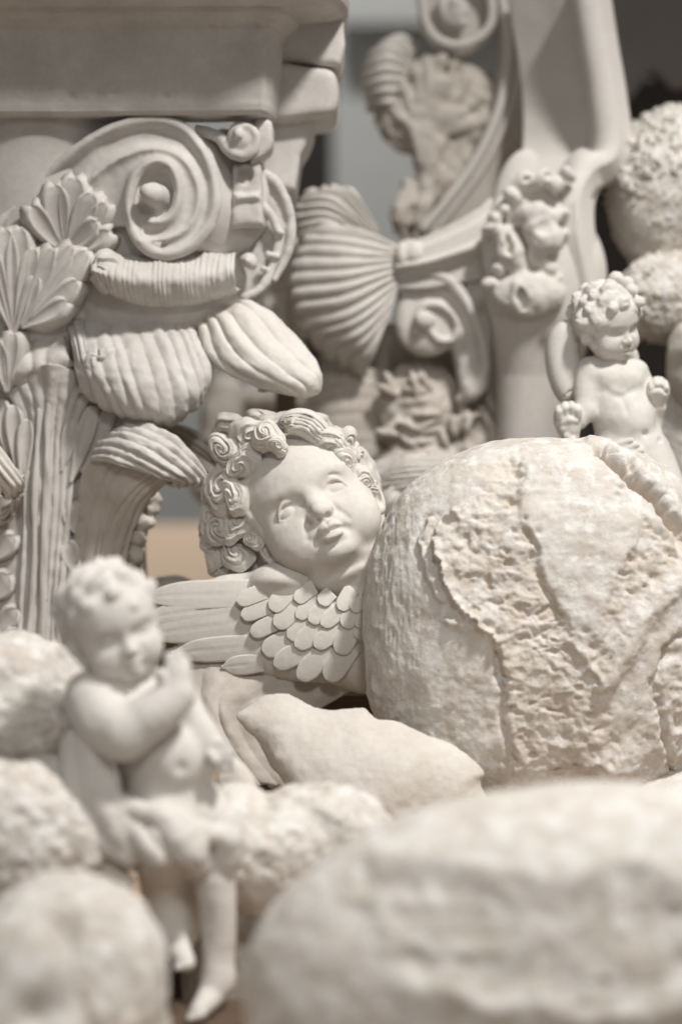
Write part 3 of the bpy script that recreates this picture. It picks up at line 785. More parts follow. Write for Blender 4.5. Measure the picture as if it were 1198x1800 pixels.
def build_loaves():
    build_big_loaf()
    # broken slab in front of the wing
    T = Thing('bread_slab', 620, 1440, 1.98, 'broken slab of loaf with a ragged top edge below the wing', 'bread')
    out = [(396, 1262), (418, 1232), (442, 1210), (470, 1199), (508, 1204), (534, 1222), (558, 1238), (590, 1243), (628, 1238), (646, 1241), (664, 1262), (690, 1266), (708, 1272),
           (742, 1290), (792, 1312), (836, 1342), (852, 1362), (846, 1384), (880, 1440), (860, 1520), (640, 1530), (540, 1440), (498, 1376), (470, 1350), (446, 1310), (420, 1290)]
    S = Sculpt((378, 1180, -150), (900, 1545, 95), 4)
    S.poly(catmull(out, 120, True), lambda X, Y: 60-.0009*(X-640)**2-.0030*(Y-1400)**2*(Y < 1400), lambda X, Y: -70+0*X, 0, rnd=60)
    S.noise(6, 90, 2, 4); S.noise(1.8, 14, 3, 8)
    for x, y in [(545, 1262), (652, 1250), (600, 1300)]: S.bump((x, y, 40), 8, -6)
    T.part('crust', S, M_CRUMB)
    # knobbly rolls joined in a ring
    T = Thing('knobbly_bread', 530, 1560, 1.80, 'knobbly cracked bread roll lying between the small figure and the broken slab', 'bread')
    S = Sculpt((350, 1340, -160), (740, 1660, 130), 4)
    S.ell((560, 1475, -20), (140, 98, 90), 0); S.ell((470, 1505, 10), (120, 98, 90), 16); S.ell((420, 1440, -10), (60, 60, 60), 14)
    S.crease([(520, 1400, 60), (590, 1470, 70), (600, 1545, 60)], 16, 14, 10)
    S.noise(9, 46, 3, 14); S.noise(4.5, 17, 2, 18)
    T.part('crust', S, M_BREAD)
    T = Thing('bread_shard', 400, 1400, 1.88, 'small pointed white crust shard behind the outstretched fist of the draped figure', 'bread')
    S = Sculpt((340, 1310, -70), (470, 1440, 60), 3)
    S.poly(catmull([(362, 1420), (380, 1372), (404, 1334), (418, 1332), (434, 1352), (450, 1378), (452, 1420)], 40, True), 20, -40, 0, rnd=26); S.noise(3, 20, 3, 2)
    T.part('crust', S, M_CRUMB)
    # foreground loaves, well out of focus
    def fore(P, N):
        X, Y = P[:, 0]+40*fbm(P, 130, 3, 3), P[:, 1]+40*fbm(P, 110, 3, 9); f = sstep(-.1, .3, N[:, 2]+.2)
        rec = sstep(34, -40, poly_sdf(X, Y, A((640, 1528), (800, 1532), (930, 1540), (1060, 1526), (1230, 1556), (1230, 1700), (1080, 1712), (880, 1716), (720, 1690), (610, 1640), (600, 1570))))
        h = f*rec*(-14 + 9*ridged(P, 80, 3, 5))
        d, t, s = line_dist(X, Y, [(640, 1510), (800, 1512), (930, 1520), (1060, 1508), (1230, 1536)], 20); h += f*6*np.exp(-(d/24)**2)
        d, t, s = line_dist(X, Y, [(720, 1730), (880, 1742), (1080, 1738), (1230, 1745)], 20); h += f*9*np.exp(-(d/26)**2)
        return h
    plain_loaf('bread_loaf', 930, 1800, 1.54, (985, 1750, -70), (565, 360, 240), 2.2, 'large pale loaf with a sunken torn middle in the bottom foreground corner', 3, 12, 3, 30, 7, rotm('Z', -6), M_BREAD, fore)
    plain_loaf('bread_loaf', 40, 1340, 1.84, (10, 1260, -60), (196, 140, 140), 2.1, 'floury loaf behind the draped figure below the capital, at the picture edge', 13, 20, 9, 18, 6, None, M_BREAD)
    plain_loaf('bread_loaf', 40, 1560, 1.74, (20, 1470, -30), (178, 136, 130), 2.3, 'rough rounded loaf beside the hanging drape, middle of three stacked at the edge', 17, 18, 9, 18, 6, None, M_BREAD)
    def hol(P, N): return -20*np.exp(-((P[:, 0]-95)/60)**2-((P[:, 1]-1640)/30)**2)
    plain_loaf('bread_loaf', 140, 1850, 1.56, (110, 1812, -40), (182, 272, 160), 2.5, 'big out of focus loaf in the lower corner beside the figure legs', 23, 22, 8, 22, 6, None, M_BREAD, hol)
    def hol2(P, N): return -46*np.exp(-((P[:, 0]-85)/44)**2-((P[:, 1]-1762)/36)**2)
    plain_loaf('bread_loaf', 30, 1880, 1.48, (30, 1895, 0), (128, 295, 130), 2.2, 'nearest loaf with a dark hollow at the extreme bottom corner', 29, 12, 4, 30, 6, None, M_BREAD, hol2)
    plain_loaf('bread_loaf', 470, 1890, 1.86, (470, 1730, -20), (150, 150, 110), 2.4, 'shaded loaf at the bottom of the pile behind the figure legs', 61, 10, 4, 26, 5, None, M_BREAD)
    plain_loaf('bread_loaf', 760, 1800, 1.98, (760, 1640, -20), (230, 170, 110), 2.4, 'loaf mostly hidden under the broken slab and the knobbly roll', 63, 10, 4, 26, 5, None, M_BREAD)
    plain_loaf('bread_loaf', 1120, 1700, 2.06, (1150, 1530, -20), (300, 190, 150), 2.4, 'loaf mostly hidden below the big round split loaf', 67, 10, 4, 26, 5, None, M_BREAD)
    # loaves piled behind the small winged figure
    def knob(P, N):
        k = vnoise(P/7.5, 3)+.5*vnoise(P/4.5, 4); m = sstep(300, 240, P[:, 1]) + sstep(.05, .4, fbm(P, 50, 2, 8))
        return 8*sstep(.25, .5, k)*np.clip(m+.3, 0, 1)
    plain_loaf('bread_loaf', 1180, 470, 2.46, (1182, 338, -20), (116, 146, 110), 2.1, 'round bread ball crusted with crumbs behind the curved white bracket', 31, 8, 3, 20, 7, None, M_BREAD, knob)
    plain_loaf('bread_loaf', 1170, 600, 2.42, (1172, 520, 0), (88, 76, 80), 2.2, 'crumbly bread lump just under the round bread ball', 37, 9, 5, 18, 7, None, M_BREAD, knob)
    plain_loaf('bread_loaf', 1230, 700, 2.38, (1246, 640, 0), (72, 90, 80), 2.4, 'bread loaf cut by the picture edge beside the small winged figure shoulder', 41, 8, 3, 20, 5, None, M_CRUMB)
    plain_loaf('bread_loaf', 1220, 900, 2.4, (1236, 800, -40), (104, 150, 100), 2.3, 'shaded pitted loaf behind the hip of the small winged figure', 43, 8, 4, 22, 7, None, M_BREAD)
build_loaves()
# ------------------------------------------------------------------ left column capital
def sweep(path, prof, closed=False):
    """moulding: prof [(out, Y)] carried along path [(x, z)]; 'out' points to the right-hand side of the path seen from above"""
    p = np.asarray(path, float); n = len(p)
    t = np.gradient(p, axis=0) if not closed else np.roll(p, -1, 0)-np.roll(p, 1, 0)
    nr = []
    for i in range(n):
        a = p[i]-p[i-1] if (i > 0 or closed) else p[1]-p[0]
        b = p[(i+1) % n]-p[i] if (i < n-1 or closed) else p[-1]-p[-2]
        a = a/np.linalg.norm(a); b = b/np.linalg.norm(b)
        na, nb = A(a[1], -a[0])*-1, A(b[1], -b[0])*-1
        m = na+nb; m /= np.linalg.norm(m); nr.append(m/max(m @ na, .35))
    nr = np.array(nr); pr = np.asarray(prof, float)
    P = np.zeros((n, len(pr), 3))
    P[..., 0] = p[:, None, 0] + nr[:, None, 0]*pr[None, :, 0]
    P[..., 2] = p[:, None, 1] + nr[:, None, 1]*pr[None, :, 0]
    P[..., 1] = pr[None, :, 1]
    return P

def build_capital():
    T = Thing('column_capital', 130, 1150, 2.20, 'grey plaster column capital with scroll volutes and curling leaves under a square abacus', 'capital')
    # --- abacus
    prof = [(-60, -110), (122, -110), (122, -8), (119, 4), (110, 14), (92, 20), (60, 23), (34, 25), (30, 34), (18, 42), (9, 52), (4, 64), (2, 80), (2, 110), (-2, 165), (-6, 188), (-9, 198), (-14, 204), (-80, 207)]
    pts = []
    for i in range(len(prof)-1):
        a, b = A(*prof[i]), A(*prof[i+1]); k = 6
        for j in range(k): pts.append(a+(b-a)*j/k)
    pts.append(A(*prof[-1]))
    path = [(-420, -20)] + [(x, 22+.00012*(x-100)**2) for x in np.linspace(-260, 462, 130)] + [(468, 36), (474, 24), (480, 6), (487, -30), (492, -70), (492, -140), (488, -230), (480, -420)]
    P = sweep(path, pts)
    N = grid_normals(P); P = P + N*(1.6*fbm(P, 60, 3, 2) + 1.3*fbm(P*A(.3, 1, .3), 26, 3, 5))[..., None]
    r2 = np.random.default_rng(3)       # chips knocked off the arrises and a few dents
    for i in range(34):
        q = P[r2.integers(4, 132), r2.choice([15, 16, 17, 34, 35, 36, 60, 75, 80, 84, 85])] if i < 24 else P[r2.integers(4, 132), r2.integers(20, 80)]
        d = np.linalg.norm(P-q, axis=2); rr = 5+9*r2.random(); P = P - N*((2.5+3*r2.random())*np.exp(-(d/rr)**2))[..., None]
    m = MB(); m.grid(P)
    # close with a block behind the moulding
    T.part('abacus', m, M_CAP, sharp=40, out=False)
    S = Sculpt((430, -60, -330), (640, 330, -40), 4)
    S.poly([(430, -40), (596, -40), (604, 20), (607, 62), (597, 98), (566, 97), (527, 92), (430, 92)], -90, -300, 0, rnd=14)
    S.poly(catmull([(470, 100), (545, 102), (582, 108), (594, 132), (594, 165), (582, 186), (548, 192), (470, 192)], 40, True), -76, -300, 3, rnd=20)
    S.poly([(450, 185), (550, 185), (549, 208), (540, 232), (526, 256), (521, 290), (516, 320), (450, 320)], -110, -300, 3, rnd=14)
    T.part('abacus_horn', S, M_CAP)
    # --- bell
    m = MB()
    yy = np.linspace(190, 1520, 90); rr = 176 + 10*sstep(430, 200, yy) + 10*sstep(900, 1150, yy) + 26*sstep(660, 560, yy)
    th = np.linspace(0, 2*math.pi, 90, endpoint=False)
    P = np.stack([60+rr[:, None]*np.cos(th), yy[:, None]+0*th, -225+rr[:, None]*np.sin(th)], -1)
    m.grid(P.transpose(1, 0, 2), cu=True)
    T.part('bell', m, M_CAP)
    S = Sculpt((-20, 220, -260), (480, 640, -10), 5)
    S.ell((240, 470, -125), (190, 170, 112), 0); S.ell((400, 430, -150), (70, 110, 60), 30); S.noise(5, 40, 3, 4)
    T.part('core', S, M_CAP)
    # --- front volute: face with spiral ridges, scroll band wrapped behind it
    S = Sculpt((-60, 190, -120), (420, 470, 70), 3)
    disc = [(-40, 440), (5, 380), (52, 331), (130, 264), (207, 223), (274, 213), (321, 225), (357, 269), (375, 310), (380, 352), (370, 393), (342, 430), (305, 450), (274, 448), (248, 432),
            (228, 398), (190, 400), (120, 420), (60, 450)]
    rim = [(-30, 418), (5, 380), (52, 331), (130, 264), (207, 223), (274, 213), (321, 226), (356, 266), (374, 310), (379, 352), (369, 393), (342, 428),
           (305, 447), (274, 446), (249, 430), (232, 398), (227, 362), (235, 321), (254, 296), (280, 286), (303, 298), (314, 330), (309, 368), (290, 390), (268, 392)]
    inn = [(120, 345), (166, 309), (207, 281), (259, 264), (300, 268), (331, 291), (349, 331), (346, 373), (328, 404), (300, 420), (272, 424), (250, 428)]
    def face(X, Y):
        d1 = line_dist(X, Y, rim, 70)[0]; d2 = line_dist(X, Y, inn, 40)[0]
        rho = np.sqrt(((X-272)/.88)**2+(Y-346)**2)
        z = -14 + 30*np.clip(1-rho/135, 0, 1) - 34*sstep(230, 20, X)*sstep(120, 180, rho)
        z = z + 34*np.exp(-np.sqrt(d1*d1+16)/9.5) + 26*np.exp(-np.sqrt(d2*d2+14)/8.5)
        return z - 16*np.exp(-((rho-34)/11)**2)
    S.poly((catmull(disc, 100, True)-A(270, 346))*1.035+A(270, 346), face, -100, 0, rnd=4)
    rz = [face(A(x), A(y))[0] for x, y in rim]
    S.chain([(x, y, z-11) for (x, y), z in zip(rim, rz)], [11]*14+[10]*4+[9]*7, 6, n=80)
    S.chain([(282, 348, -6), (270, 345, 26)], [23, 21], 4); S.ell((261, 342, 40), (12, 13, 12), 8)
    S.noise(1.4, 24, 2, 3)
    vol = T.part('volute', S, M_CAP)
    arc = catmull([(300, 216, -6), (322, 224, -2), (358, 266, 0), (377, 310, 1), (382, 352, 2), (372, 394, 3), (344, 431, 4), (305, 451, 5), (272, 450, 6), (240, 436, 4)], 60)
    s = np.linspace(0, 1, 16)
    dv = A(88, -2, -78)
    P = arc[:, None] + dv*s[None, :, None]
    ctr = A(300, 335, 0)
    rad = (arc-ctr)*A(1, 1, 0); rad /= np.linalg.norm(rad, axis=1, keepdims=True)
    P = P - rad[:, None]*(10*np.sin(s*math.pi)*sstep(0, .12, s))[None, :, None] + rad[:, None]*(3*np.exp(-((s-.97)/.05)**2))[None, :, None]
    P = P + (grid_normals(P)*(1.2*fbm(P, 30, 2, 4))[..., None])
    m = MB(); m.thick(P, 26, flip=True)
    T.part('scroll_band', m, M_CAP, vol, out=True)
    # --- volute of the next face, seen edge on
    S = Sculpt((400, 270, -190), (540, 545, 0), 3)
    S.poly(catmull([(446, 285), (490, 320), (510, 380), (500, 440), (478, 480), (452, 512), (420, 522), (412, 470), (420, 380), (430, 320)], 50, True), -96, -170, 0, rnd=20)
    S.chain([(450, 284, -90), (486, 312, -92), (506, 358, -96), (509, 402, -98), (498, 446, -98), (478, 482, -92)], [8, 9, 9, 9, 8, 7], 6, n=20)
    S.chain([(458, 352, -72), (480, 378, -76), (488, 418, -78), (477, 462, -76), (456, 500, -72), (428, 516, -70)], [8, 9, 9, 9, 9, 8], 6, n=20)
    S.ell((434, 454, -62), (17, 17, 16), 4); S.ell((432, 454, -48), (7, 7, 6), 2)
    S.bump((424, 470, -60), (12, 14, 14), -12)
    for x, y in [(484, 444), (462, 466), (492, 402), (470, 440)]: S.ell((x, y, -66), (7, 6, 6), 4)
    S.noise(2, 18, 2, 5)
    T.part('volute', S, M_CAP)
    # --- small scroll and notched block under the abacus corner
    S = Sculpt((340, 190, -110), (490, 400, 40), 2.5)
    S.chain([(345, 225, -30), (385, 238, -16), (402, 262, -6), (424, 274, 0), (446, 262, 2), (449, 238, 4), (434, 224, 6), (420, 232, 8), (420, 246, 8)], [10, 11, 11, 11, 10, 9, 8, 7, 6], 5, n=40)
    S.ell((424, 242, -2), (26, 28, 16), 5); S.ell((420, 238, 14), (9, 9, 8), 3)
    S.poly(catmull([(446, 210), (472, 208), (479, 222), (478, 256), (462, 274), (440, 280)], 30, True), -10, -90, 5, rnd=12)
    S.poly([(408, 284), (458, 280), (462, 392), (404, 398)], -22, -100, 4, rnd=12)
    S.ell((430, 304, -16), (15, 17, 24), 5, op='s')
    S.poly([(410, 338), (455, 336), (457, 349), (412, 353)], -14, -80, 5, rnd=10)
    S.noise(1.5, 18, 2, 6)
    T.part('corner_scroll', S, M_CAP)
    # --- fluted roll under the volute
    rails = []
    for i, x in enumerate(np.linspace(168, 412, 9)):
        u = i/8; yt = 452-8*u; yb = 552-44*u**2.5 - 46*(1-u)**3; r = 46-6*u
        rails.append([(x+16*(1-u), yt-18, -52-50*u), (x+4*(1-u), yt+4, 14-44*u), (x, (yt+yb)/2, r+18-52*u), (x+2, yb-12, r-2-50*u), (x+4, yb, 6-48*u), (x+8, yb-10, -46-40*u)])
    T.part('leaf', loft(rails, 200, 40, 25, 2.4, 8, .9, 5.0, 26, 3), M_CAP, out=False)
    # --- swirl at the left end of the roll
    T.part('leaf_scroll', curl_geo((192, 478, 14), 34, 42, 20, 34, .5, 5, (-20, 6), 1.1, .10, 1), M_CAP, out=False)
    # --- big hanging leaf
    rails = [[(112, 570, -50), (120, 606, -8), (126, 636, 12), (134, 664, 18), (146, 690, 12), (152, 700, -14)],
             [(136, 550, -40), (148, 598, 20), (162, 644, 50), (180, 688, 58), (200, 724, 40), (208, 732, 2)],
             [(180, 540, -40), (202, 595, 24), (220, 648, 66), (238, 702, 76), (252, 738, 54), (256, 744, 6)],
             [(232, 536, -46), (256, 590, 18), (278, 642, 62), (294, 696, 74), (302, 738, 52), (300, 748, 2)],
             [(284, 532, -52), (308, 585, 6), (330, 632, 46), (344, 676, 56), (346, 712, 38), (338, 722, -4)],
             [(322, 532, -66), (342, 576, -20), (362, 612, 12), (374, 644, 24), (374, 670, 12), (362, 680, -24)]]
    T.part('leaf', loft([[(x, y, z-26) for x, y, z in r] for r in rails], 150, 60, 11, 5.5, 11, .9, 6, 30, 5, scallop=16, fade=(.1, 0)), M_CAP, out=False)
    T.part('leaf_scroll', curl_geo((176, 640, 10), 34, 40, 20, 16, .3, 2, (-22, 10), 2.0, .10, -1), M_CAP, out=False)
    # --- broad tongue leaf pointing to the shells
    rails = [[(415, 524, -110), (432, 519, -66), (468, 536, -44), (516, 582, -24), (550, 624, -8), (567, 656, 0), (563, 684, -6), (545, 696, -24)],
             [(398, 532, -90), (420, 534, -36), (452, 556, -6), (500, 604, 16), (534, 642, 26), (556, 668, 26), (554, 690, 10), (536, 698, -10)],
             [(372, 540, -80), (392, 552, -20), (416, 588, 18), (452, 628, 40), (494, 660, 44), (530, 682, 34), (540, 694, 14), (522, 698, -8)],
             [(346, 548, -90), (362, 572, -26), (384, 612, 14), (414, 644, 34), (452, 666, 36), (492, 684, 22), (506, 692, 4), (490, 692, -20)],
             [(330, 556, -110), (340, 590, -44), (354, 628, -12), (382, 654, 4), (420, 670, 4), (456, 682, -8), (466, 686, -24), (452, 684, -40)]]
    T.part('leaf', loft(rails, 120, 70, 5, 11, 12, .7, 5, 30, 7, fade=(.1, .3)), M_CHERUB, out=False)
    # --- leaf that reaches the hair: lit curl on top, fluted underside below it
    rails = [[(196, 760, -60), (214, 748, -14), (244, 743, 16), (284, 752, 36), (324, 776, 48), (352, 804, 52), (368, 834, 46), (362, 850, 30), (345, 852, 6)],
             [(172, 776, -60), (190, 762, 0), (226, 760, 40), (270, 774, 62), (310, 798, 70), (340, 824, 68), (356, 844, 54), (348, 854, 34), (330, 854, 10)],
             [(158, 796, -60), (172, 784, 0), (204, 784, 44), (248, 800, 68), (286, 820, 74), (318, 838, 68), (336, 850, 50), (326, 856, 30), (310, 852, 8)],
             [(150, 822, -60), (160, 812, -6), (186, 812, 34), (222, 822, 56), (258, 834, 62), (290, 845, 54), (306, 852, 36), (298, 854, 16), (284, 848, -4)]]
    T.part('leaf', loft(rails, 110, 90, 6, 7, 14, .9, 7, 24, 9, fade=(.2, .2)), M_CAP, out=False)
    rails = [[(100, 1160, -70), (112, 1040, -62), (122, 940, -54), (132, 870, -40), (146, 822, -16), (166, 800, 0)],
             [(140, 1160, -40), (152, 1040, -30), (166, 950, -18), (184, 890, 0), (208, 844, 22), (232, 820, 34)],
             [(178, 1160, -44), (186, 1040, -32), (202, 950, -16), (224, 898, 4), (256, 856, 24), (288, 832, 34)],
             [(205, 1160, -70), (212, 1040, -62), (226, 960, -46), (244, 910, -26), (274, 868, -4), (316, 842, 12)]]
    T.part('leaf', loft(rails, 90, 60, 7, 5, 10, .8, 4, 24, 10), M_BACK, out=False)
    S = Sculpt((190, 840, -130), (310, 1180, 0), 3)
    for x, y, rx, ry in [(256, 872, 26, 16), (262, 896, 13, 12), (248, 918, 22, 15), (236, 946, 16, 14), (234, 976, 18, 16), (226, 1010, 16, 18), (222, 1050, 18, 20)]:
        S.ell((x, y, -66), (rx, ry, 22), 6, rotm('Z', x*3 % 60-30))
    S.chain([(236, 880, -90), (214, 1000, -90), (206, 1160, -90)], [26, 26, 24], 10)
    S.noise(4, 14, 3, 3); T.part('leaf_edge', S, M_BACK)
    # --- dark leaf behind, left lit leaf tip
    rails = [[(270, 735, -190), (310, 742, -170), (350, 762, -156), (378, 785, -150), (384, 800, -156)],
             [(262, 745, -170), (305, 756, -140), (345, 778, -122), (372, 798, -122), (380, 808, -136)],
             [(258, 760, -180), (300, 775, -150), (335, 795, -136), (360, 810, -138), (368, 814, -150)]]
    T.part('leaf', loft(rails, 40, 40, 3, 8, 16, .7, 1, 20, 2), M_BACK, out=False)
    rails = [[(-60, 720, -40), (-30, 750, 10), (0, 778, 34), (28, 812, 44), (48, 840, 40), (50, 852, 20)],
             [(-70, 740, -20), (-40, 770, 30), (-8, 800, 54), (18, 832, 58), (36, 856, 48), (34, 866, 24)],
             [(-80, 760, -30), (-50, 790, 20), (-20, 820, 40), (0, 850, 44), (14, 874, 34), (10, 880, 10)]]
    T.part('leaf', loft(rails, 60, 40, 4, 10, 14, .7, 2, 16, 4, scallop=8), M_CHERUB, out=False)
    rails = [[(-40, 900, -80), (0, 890, -40), (24, 880, -10), (40, 862, 14)], [(-40, 930, -70), (-4, 916, -36), (14, 902, -8), (24, 880, 10)]]
    T.part('leaf', loft(rails, 30, 30, 3, 6, 10, .7), M_BACK, out=False)
    # --- fluted calyx running down the bell, flaring under the hanging leaves
    cols = []
    for i, u in enumerate(np.linspace(-1, 1, 7)):
        f = abs(u)
        cols.append([(88+u*112, 640+30*f, 6-70*f), (86+u*72, 690+10*f, -14-22*f), (82+u*52, 760, -30-8*f), (78+u*44, 900, -34-6*f), (70+u*42, 1030, -34-6*f), (62+u*42, 1180, -34-6*f)])
    T.part('calyx', loft(cols, 110, 90, 7, 8, 12, .7, 5, 34, 15), M_CAP, out=False)
    for i, (p, r) in enumerate([([(84, 700, -20), (80, 800, -26), (76, 940, -28), (68, 1160, -28)], [6, 6, 7, 7]), ([(66, 720, -24), (62, 820, -28), (56, 960, -30), (48, 1160, -30)], [5, 5, 6, 6])]):
        V, F = MB().tube(p, r, 12, 60, flat=.8).arrays()
        T.part('stem', (V + 5*np.stack([fbm(V*A(1, .25, 1), 24, 2, 60+i), 0*V[:, 0], fbm(V*A(1, .3, 1), 20, 2, 70+i)], -1), F), M_CAP)
    # --- pointed leaflets between the stems
    for b, t, w, z in [((22, 820), (20, 710), 26, -30), ((34, 860), (44, 735), 24, -28), ((6, 800), (-4, 700), 26, -34), ((120, 850), (162, 712), 24, -26), ((104, 830), (126, 735), 20, -28), ((138, 830), (194, 716), 24, -30),
                       ((70, 770), (62, 700), 18, -30), ((150, 800), (206, 730), 20, -34)]:
        T.part('leaflet', lobe(b, t, w, z-8, z, 9, 4), M_CAP, out=False)
    # --- side lobes of the lower leaves
    for x, y, r in [(116, 906, 26), (110, 975, 21), (108, 1046, 24), (98, 1100, 17), (98, 1136, 15), (146, 930, 24), (140, 1000, 18)]:
        T.part('leaf_lobe', lobe((x+26, y+44), (x-2, y-18), r*1.5, -50, -36, 12, 4, .1), M_CAP, out=False)
    for x, y, r in [(2, 896, 28), (12, 960, 20), (2, 1030, 28), (16, 1090, 20), (18, 1126, 14)]:
        T.part('leaf_lobe', lobe((x-40, y+30), (x+12, y-12), r*1.6, -50, -32, 12, 4, -.1), M_CAP, out=False)
    # --- rim where the hanging leaves spring from the bell
    rails = [[(-70, 560, -60), (-20, 585, -40), (20, 600, -34), (60, 598, -32), (110, 575, -40)], [(-70, 620, -34), (-20, 640, -18), (20, 650, -12), (66, 640, -10), (118, 622, -14)],
             [(-70, 650, -50), (-20, 668, -34), (24, 676, -28), (72, 660, -26), (130, 640, -24)]]
    T.part('leaf', loft([[r[i] for r in rails] for i in range(5)], 60, 30, 6, 8, 10, .7, 2, 18, 6), M_CAP, out=False)
    rails = [[(112, 560, -40), (124, 600, -10), (138, 650, 0), (136, 690, -14)], [(140, 556, -30), (150, 600, 4), (158, 650, 12), (170, 690, 4)]]
    T.part('leaf', loft(rails, 24, 30, 2, 8, 12, .7, 2, 16, 3), M_CAP, out=False)
    # --- palmettes
    fans = [((112, 442), [((48, 372), 30, .12), ((90, 328), 40, .06), ((138, 314), 44, -.04), ((172, 346), 38, -.08), ((196, 368), 30, -.1), ((176, 398), 30, -.1), ((196, 418), 26, -.1)], -22, 16),
            ((22, 585), [((-30, 430), 34, .05), ((4, 402), 38, .03), ((40, 400), 38, -.02), ((72, 440), 30, -.08), ((76, 492), 22, -.1)], -16, 10),
            ((36, 575), [((102, 440), 24, -.05), ((138, 438), 26, -.06), ((166, 452), 34, -.08), ((146, 506), 28, -.1), ((122, 540), 24, -.1)], -10, 16),
            ((10, 690), [((-6, 600), 24, 0), ((24, 585), 22, 0)], -20, 0)]
    for b, lobes, z0, z1 in fans:
        for i, (t, w, be) in enumerate(lobes): T.part('palmette_lobe', lobe(b, t, w*1.06, z0+2, z1+2, 28, 3.5, be, w0=.3), M_CAP, out=False)
    # lit panel of the neighbouring leaf at the far left, under the abacus
    rails = [[(-120, 190, -60), (-20, 196, -40), (24, 208, -36), (60, 238, -60), (84, 268, -90)], [(-120, 250, -30), (-40, 254, -24), (10, 256, -26), (50, 262, -60), (84, 270, -92)]]
    T.part('leaf', loft(rails, 20, 40, 0, 0, 14), M_CAP, out=False)
build_capital()
# ------------------------------------------------------------------ ornaments behind
def build_shell_bracket():
    T = Thing('shell_bracket', 700, 860, 2.44, 'rocaille plaster bracket with a ribbed shell fan and scroll, standing behind the cherub', 'ornament')
    # main fan
    hinge = [(704, 436, 24), (709, 450, 28), (711, 468, 30), (709, 488, 30), (702, 508, 26), (690, 530, 16)]
    mid = [(634, 404, 34), (614, 444, 50), (608, 492, 56), (616, 544, 52), (636, 590, 38), (664, 616, 14)]
    rim = [(572, 392, 10), (536, 436, 14), (522, 496, 20), (536, 560, 18), (580, 614, 6), (646, 648, -10)]
    edge = [(562, 390, -20), (524, 436, -22), (511, 500, -18), (526, 570, -20), (574, 626, -26), (644, 660, -34)]
    rails = [[hinge[i], mid[i], rim[i], edge[i]] for i in range(6)]
    T.part('shell', loft(rails, 160, 40, 12, 12, 10, .7, 1.2, 20, 2, fade=(.1, 0)), M_PUTTO, out=False)
    # smaller fan folded behind it
    a = [(640, 426, -30), (652, 418, -26), (660, 410, -30), (664, 398, -40)]
    b = [(580, 410, 6), (580, 374, 14), (596, 346, 10), (626, 334, -6)]
    c = [(530, 420, -10), (524, 376, -4), (548, 340, -4), (604, 326, -16)]
    d = [(528, 432, -40), (516, 380, -36), (540, 334, -36), (604, 322, -44)]
    rails = [[a[i], b[i], c[i], d[i]] for i in range(4)]
    T.part('shell', loft(rails, 110, 40, 8, 12, 10, .7, 1, 20, 3), M_PUTTO, out=False)
    # cornice horn with stepped mouldings
    L = catmull([(688, 438, 34), (740, 422, 44), (800, 394, 48), (840, 370, 46), (862, 352, 40)], 50)
    s = np.linspace(0, 1, 40); t = np.linspace(0, 1, 50)
    w = 70 + 74*t
    step = 10*(sstep(.12, .2, s)*1.0 + sstep(.42, .5, s)) - 24*sstep(.5, .75, s)
    P = L[:, None] + A(0, 1, 0)*(s[None, :]*w[:, None])[..., None] + A(0, 0, 1)*(np.broadcast_to(step[None], (50, 40)))[..., None]
    P[..., 0] += 6*np.sin(s*math.pi)[None]
    m = MB(); m.thick(P, 34, flip=grid_normals(P)[..., 2].mean() < 0); T.part('cornice', m, M_PUTTO, out=False)
    S = Sculpt((600, 340, -140), (890, 800, 90), 4)
    S.poly(catmull([(700, 430), (760, 420), (840, 380), (866, 360), (872, 420), (868, 520), (862, 640), (852, 690), (812, 706), (800, 640), (780, 600), (720, 590), (700, 520)], 60, True), 24, -80, 0, rnd=20)
    # C scroll
    S.chain([(698, 506, 20), (716, 484, 30), (752, 482, 34), (792, 500, 34), (822, 545, 32), (842, 600, 28), (848, 650, 22), (836, 684, 14), (808, 702, 4)], [9, 11, 12, 12, 11, 10, 10, 9, 8], 5, n=40)
    S.ell((752, 566, 10), (60, 62, 24), 6)
    S.chain([(724, 590, 34), (736, 546, 38), (770, 540, 38), (800, 566, 34), (796, 598, 30), (770, 600, 30), (752, 582, 34)], [6, 7, 7, 7, 6, 6, 6], 3, n=30)
    S.ell((744, 566, 34), (20, 17, 16), 3)
    S.crease([(716, 600, 30), (728, 530, 34), (770, 516, 34), (812, 560, 30), (826, 620, 24)], 9, 9, 18)
    S.ell((726, 448, 40), (22, 20, 18), 4); S.ell((704, 452, 44), (10, 22, 14), 4)
    S.noise(2, 20, 2, 6)
    T.part('scroll', S, M_PUTTO)
    m = MB(); V, F = box_geo((560, 560, -170), (860, 1384, -110)); m.add(V, F); T.part('shade_backing', m, M_BACK, sharp=30)  # board added behind the fans for the brown shade there
    # shaded fan, leaf cluster below
    a = [(740, 660, -60), (730, 690, -60), (730, 740, -60), (740, 800, -60)]; b = [(630, 640, -50), (600, 690, -40), (596, 750, -40), (620, 810, -50)]
    c = [(570, 630, -80), (540, 690, -74), (540, 760, -74), (560, 830, -80)]
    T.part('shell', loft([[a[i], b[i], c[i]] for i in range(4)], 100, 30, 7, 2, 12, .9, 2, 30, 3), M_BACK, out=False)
    S = Sculpt((640, 620, -120), (900, 880, 60), 4)
    r2 = np.random.default_rng(4)
    S.ell((740, 720, -50), (80, 90, 50), 0); S.ell((760, 820, -40), (110, 50, 50), 10); S.ell((840, 770, -60), (60, 80, 40), 10)
    for i in range(26):
        x, y = 670+r2.random()*160, 650+r2.random()*160; a_ = r2.random()*6.28
        S.ell((x, y, -12+r2.random()*14), (24, 8, 12), 3, rotm('Z', math.degrees(a_)))
    S.noise(4, 18, 2, 2)
    T.part('leaf_cluster', S, M_BACK)
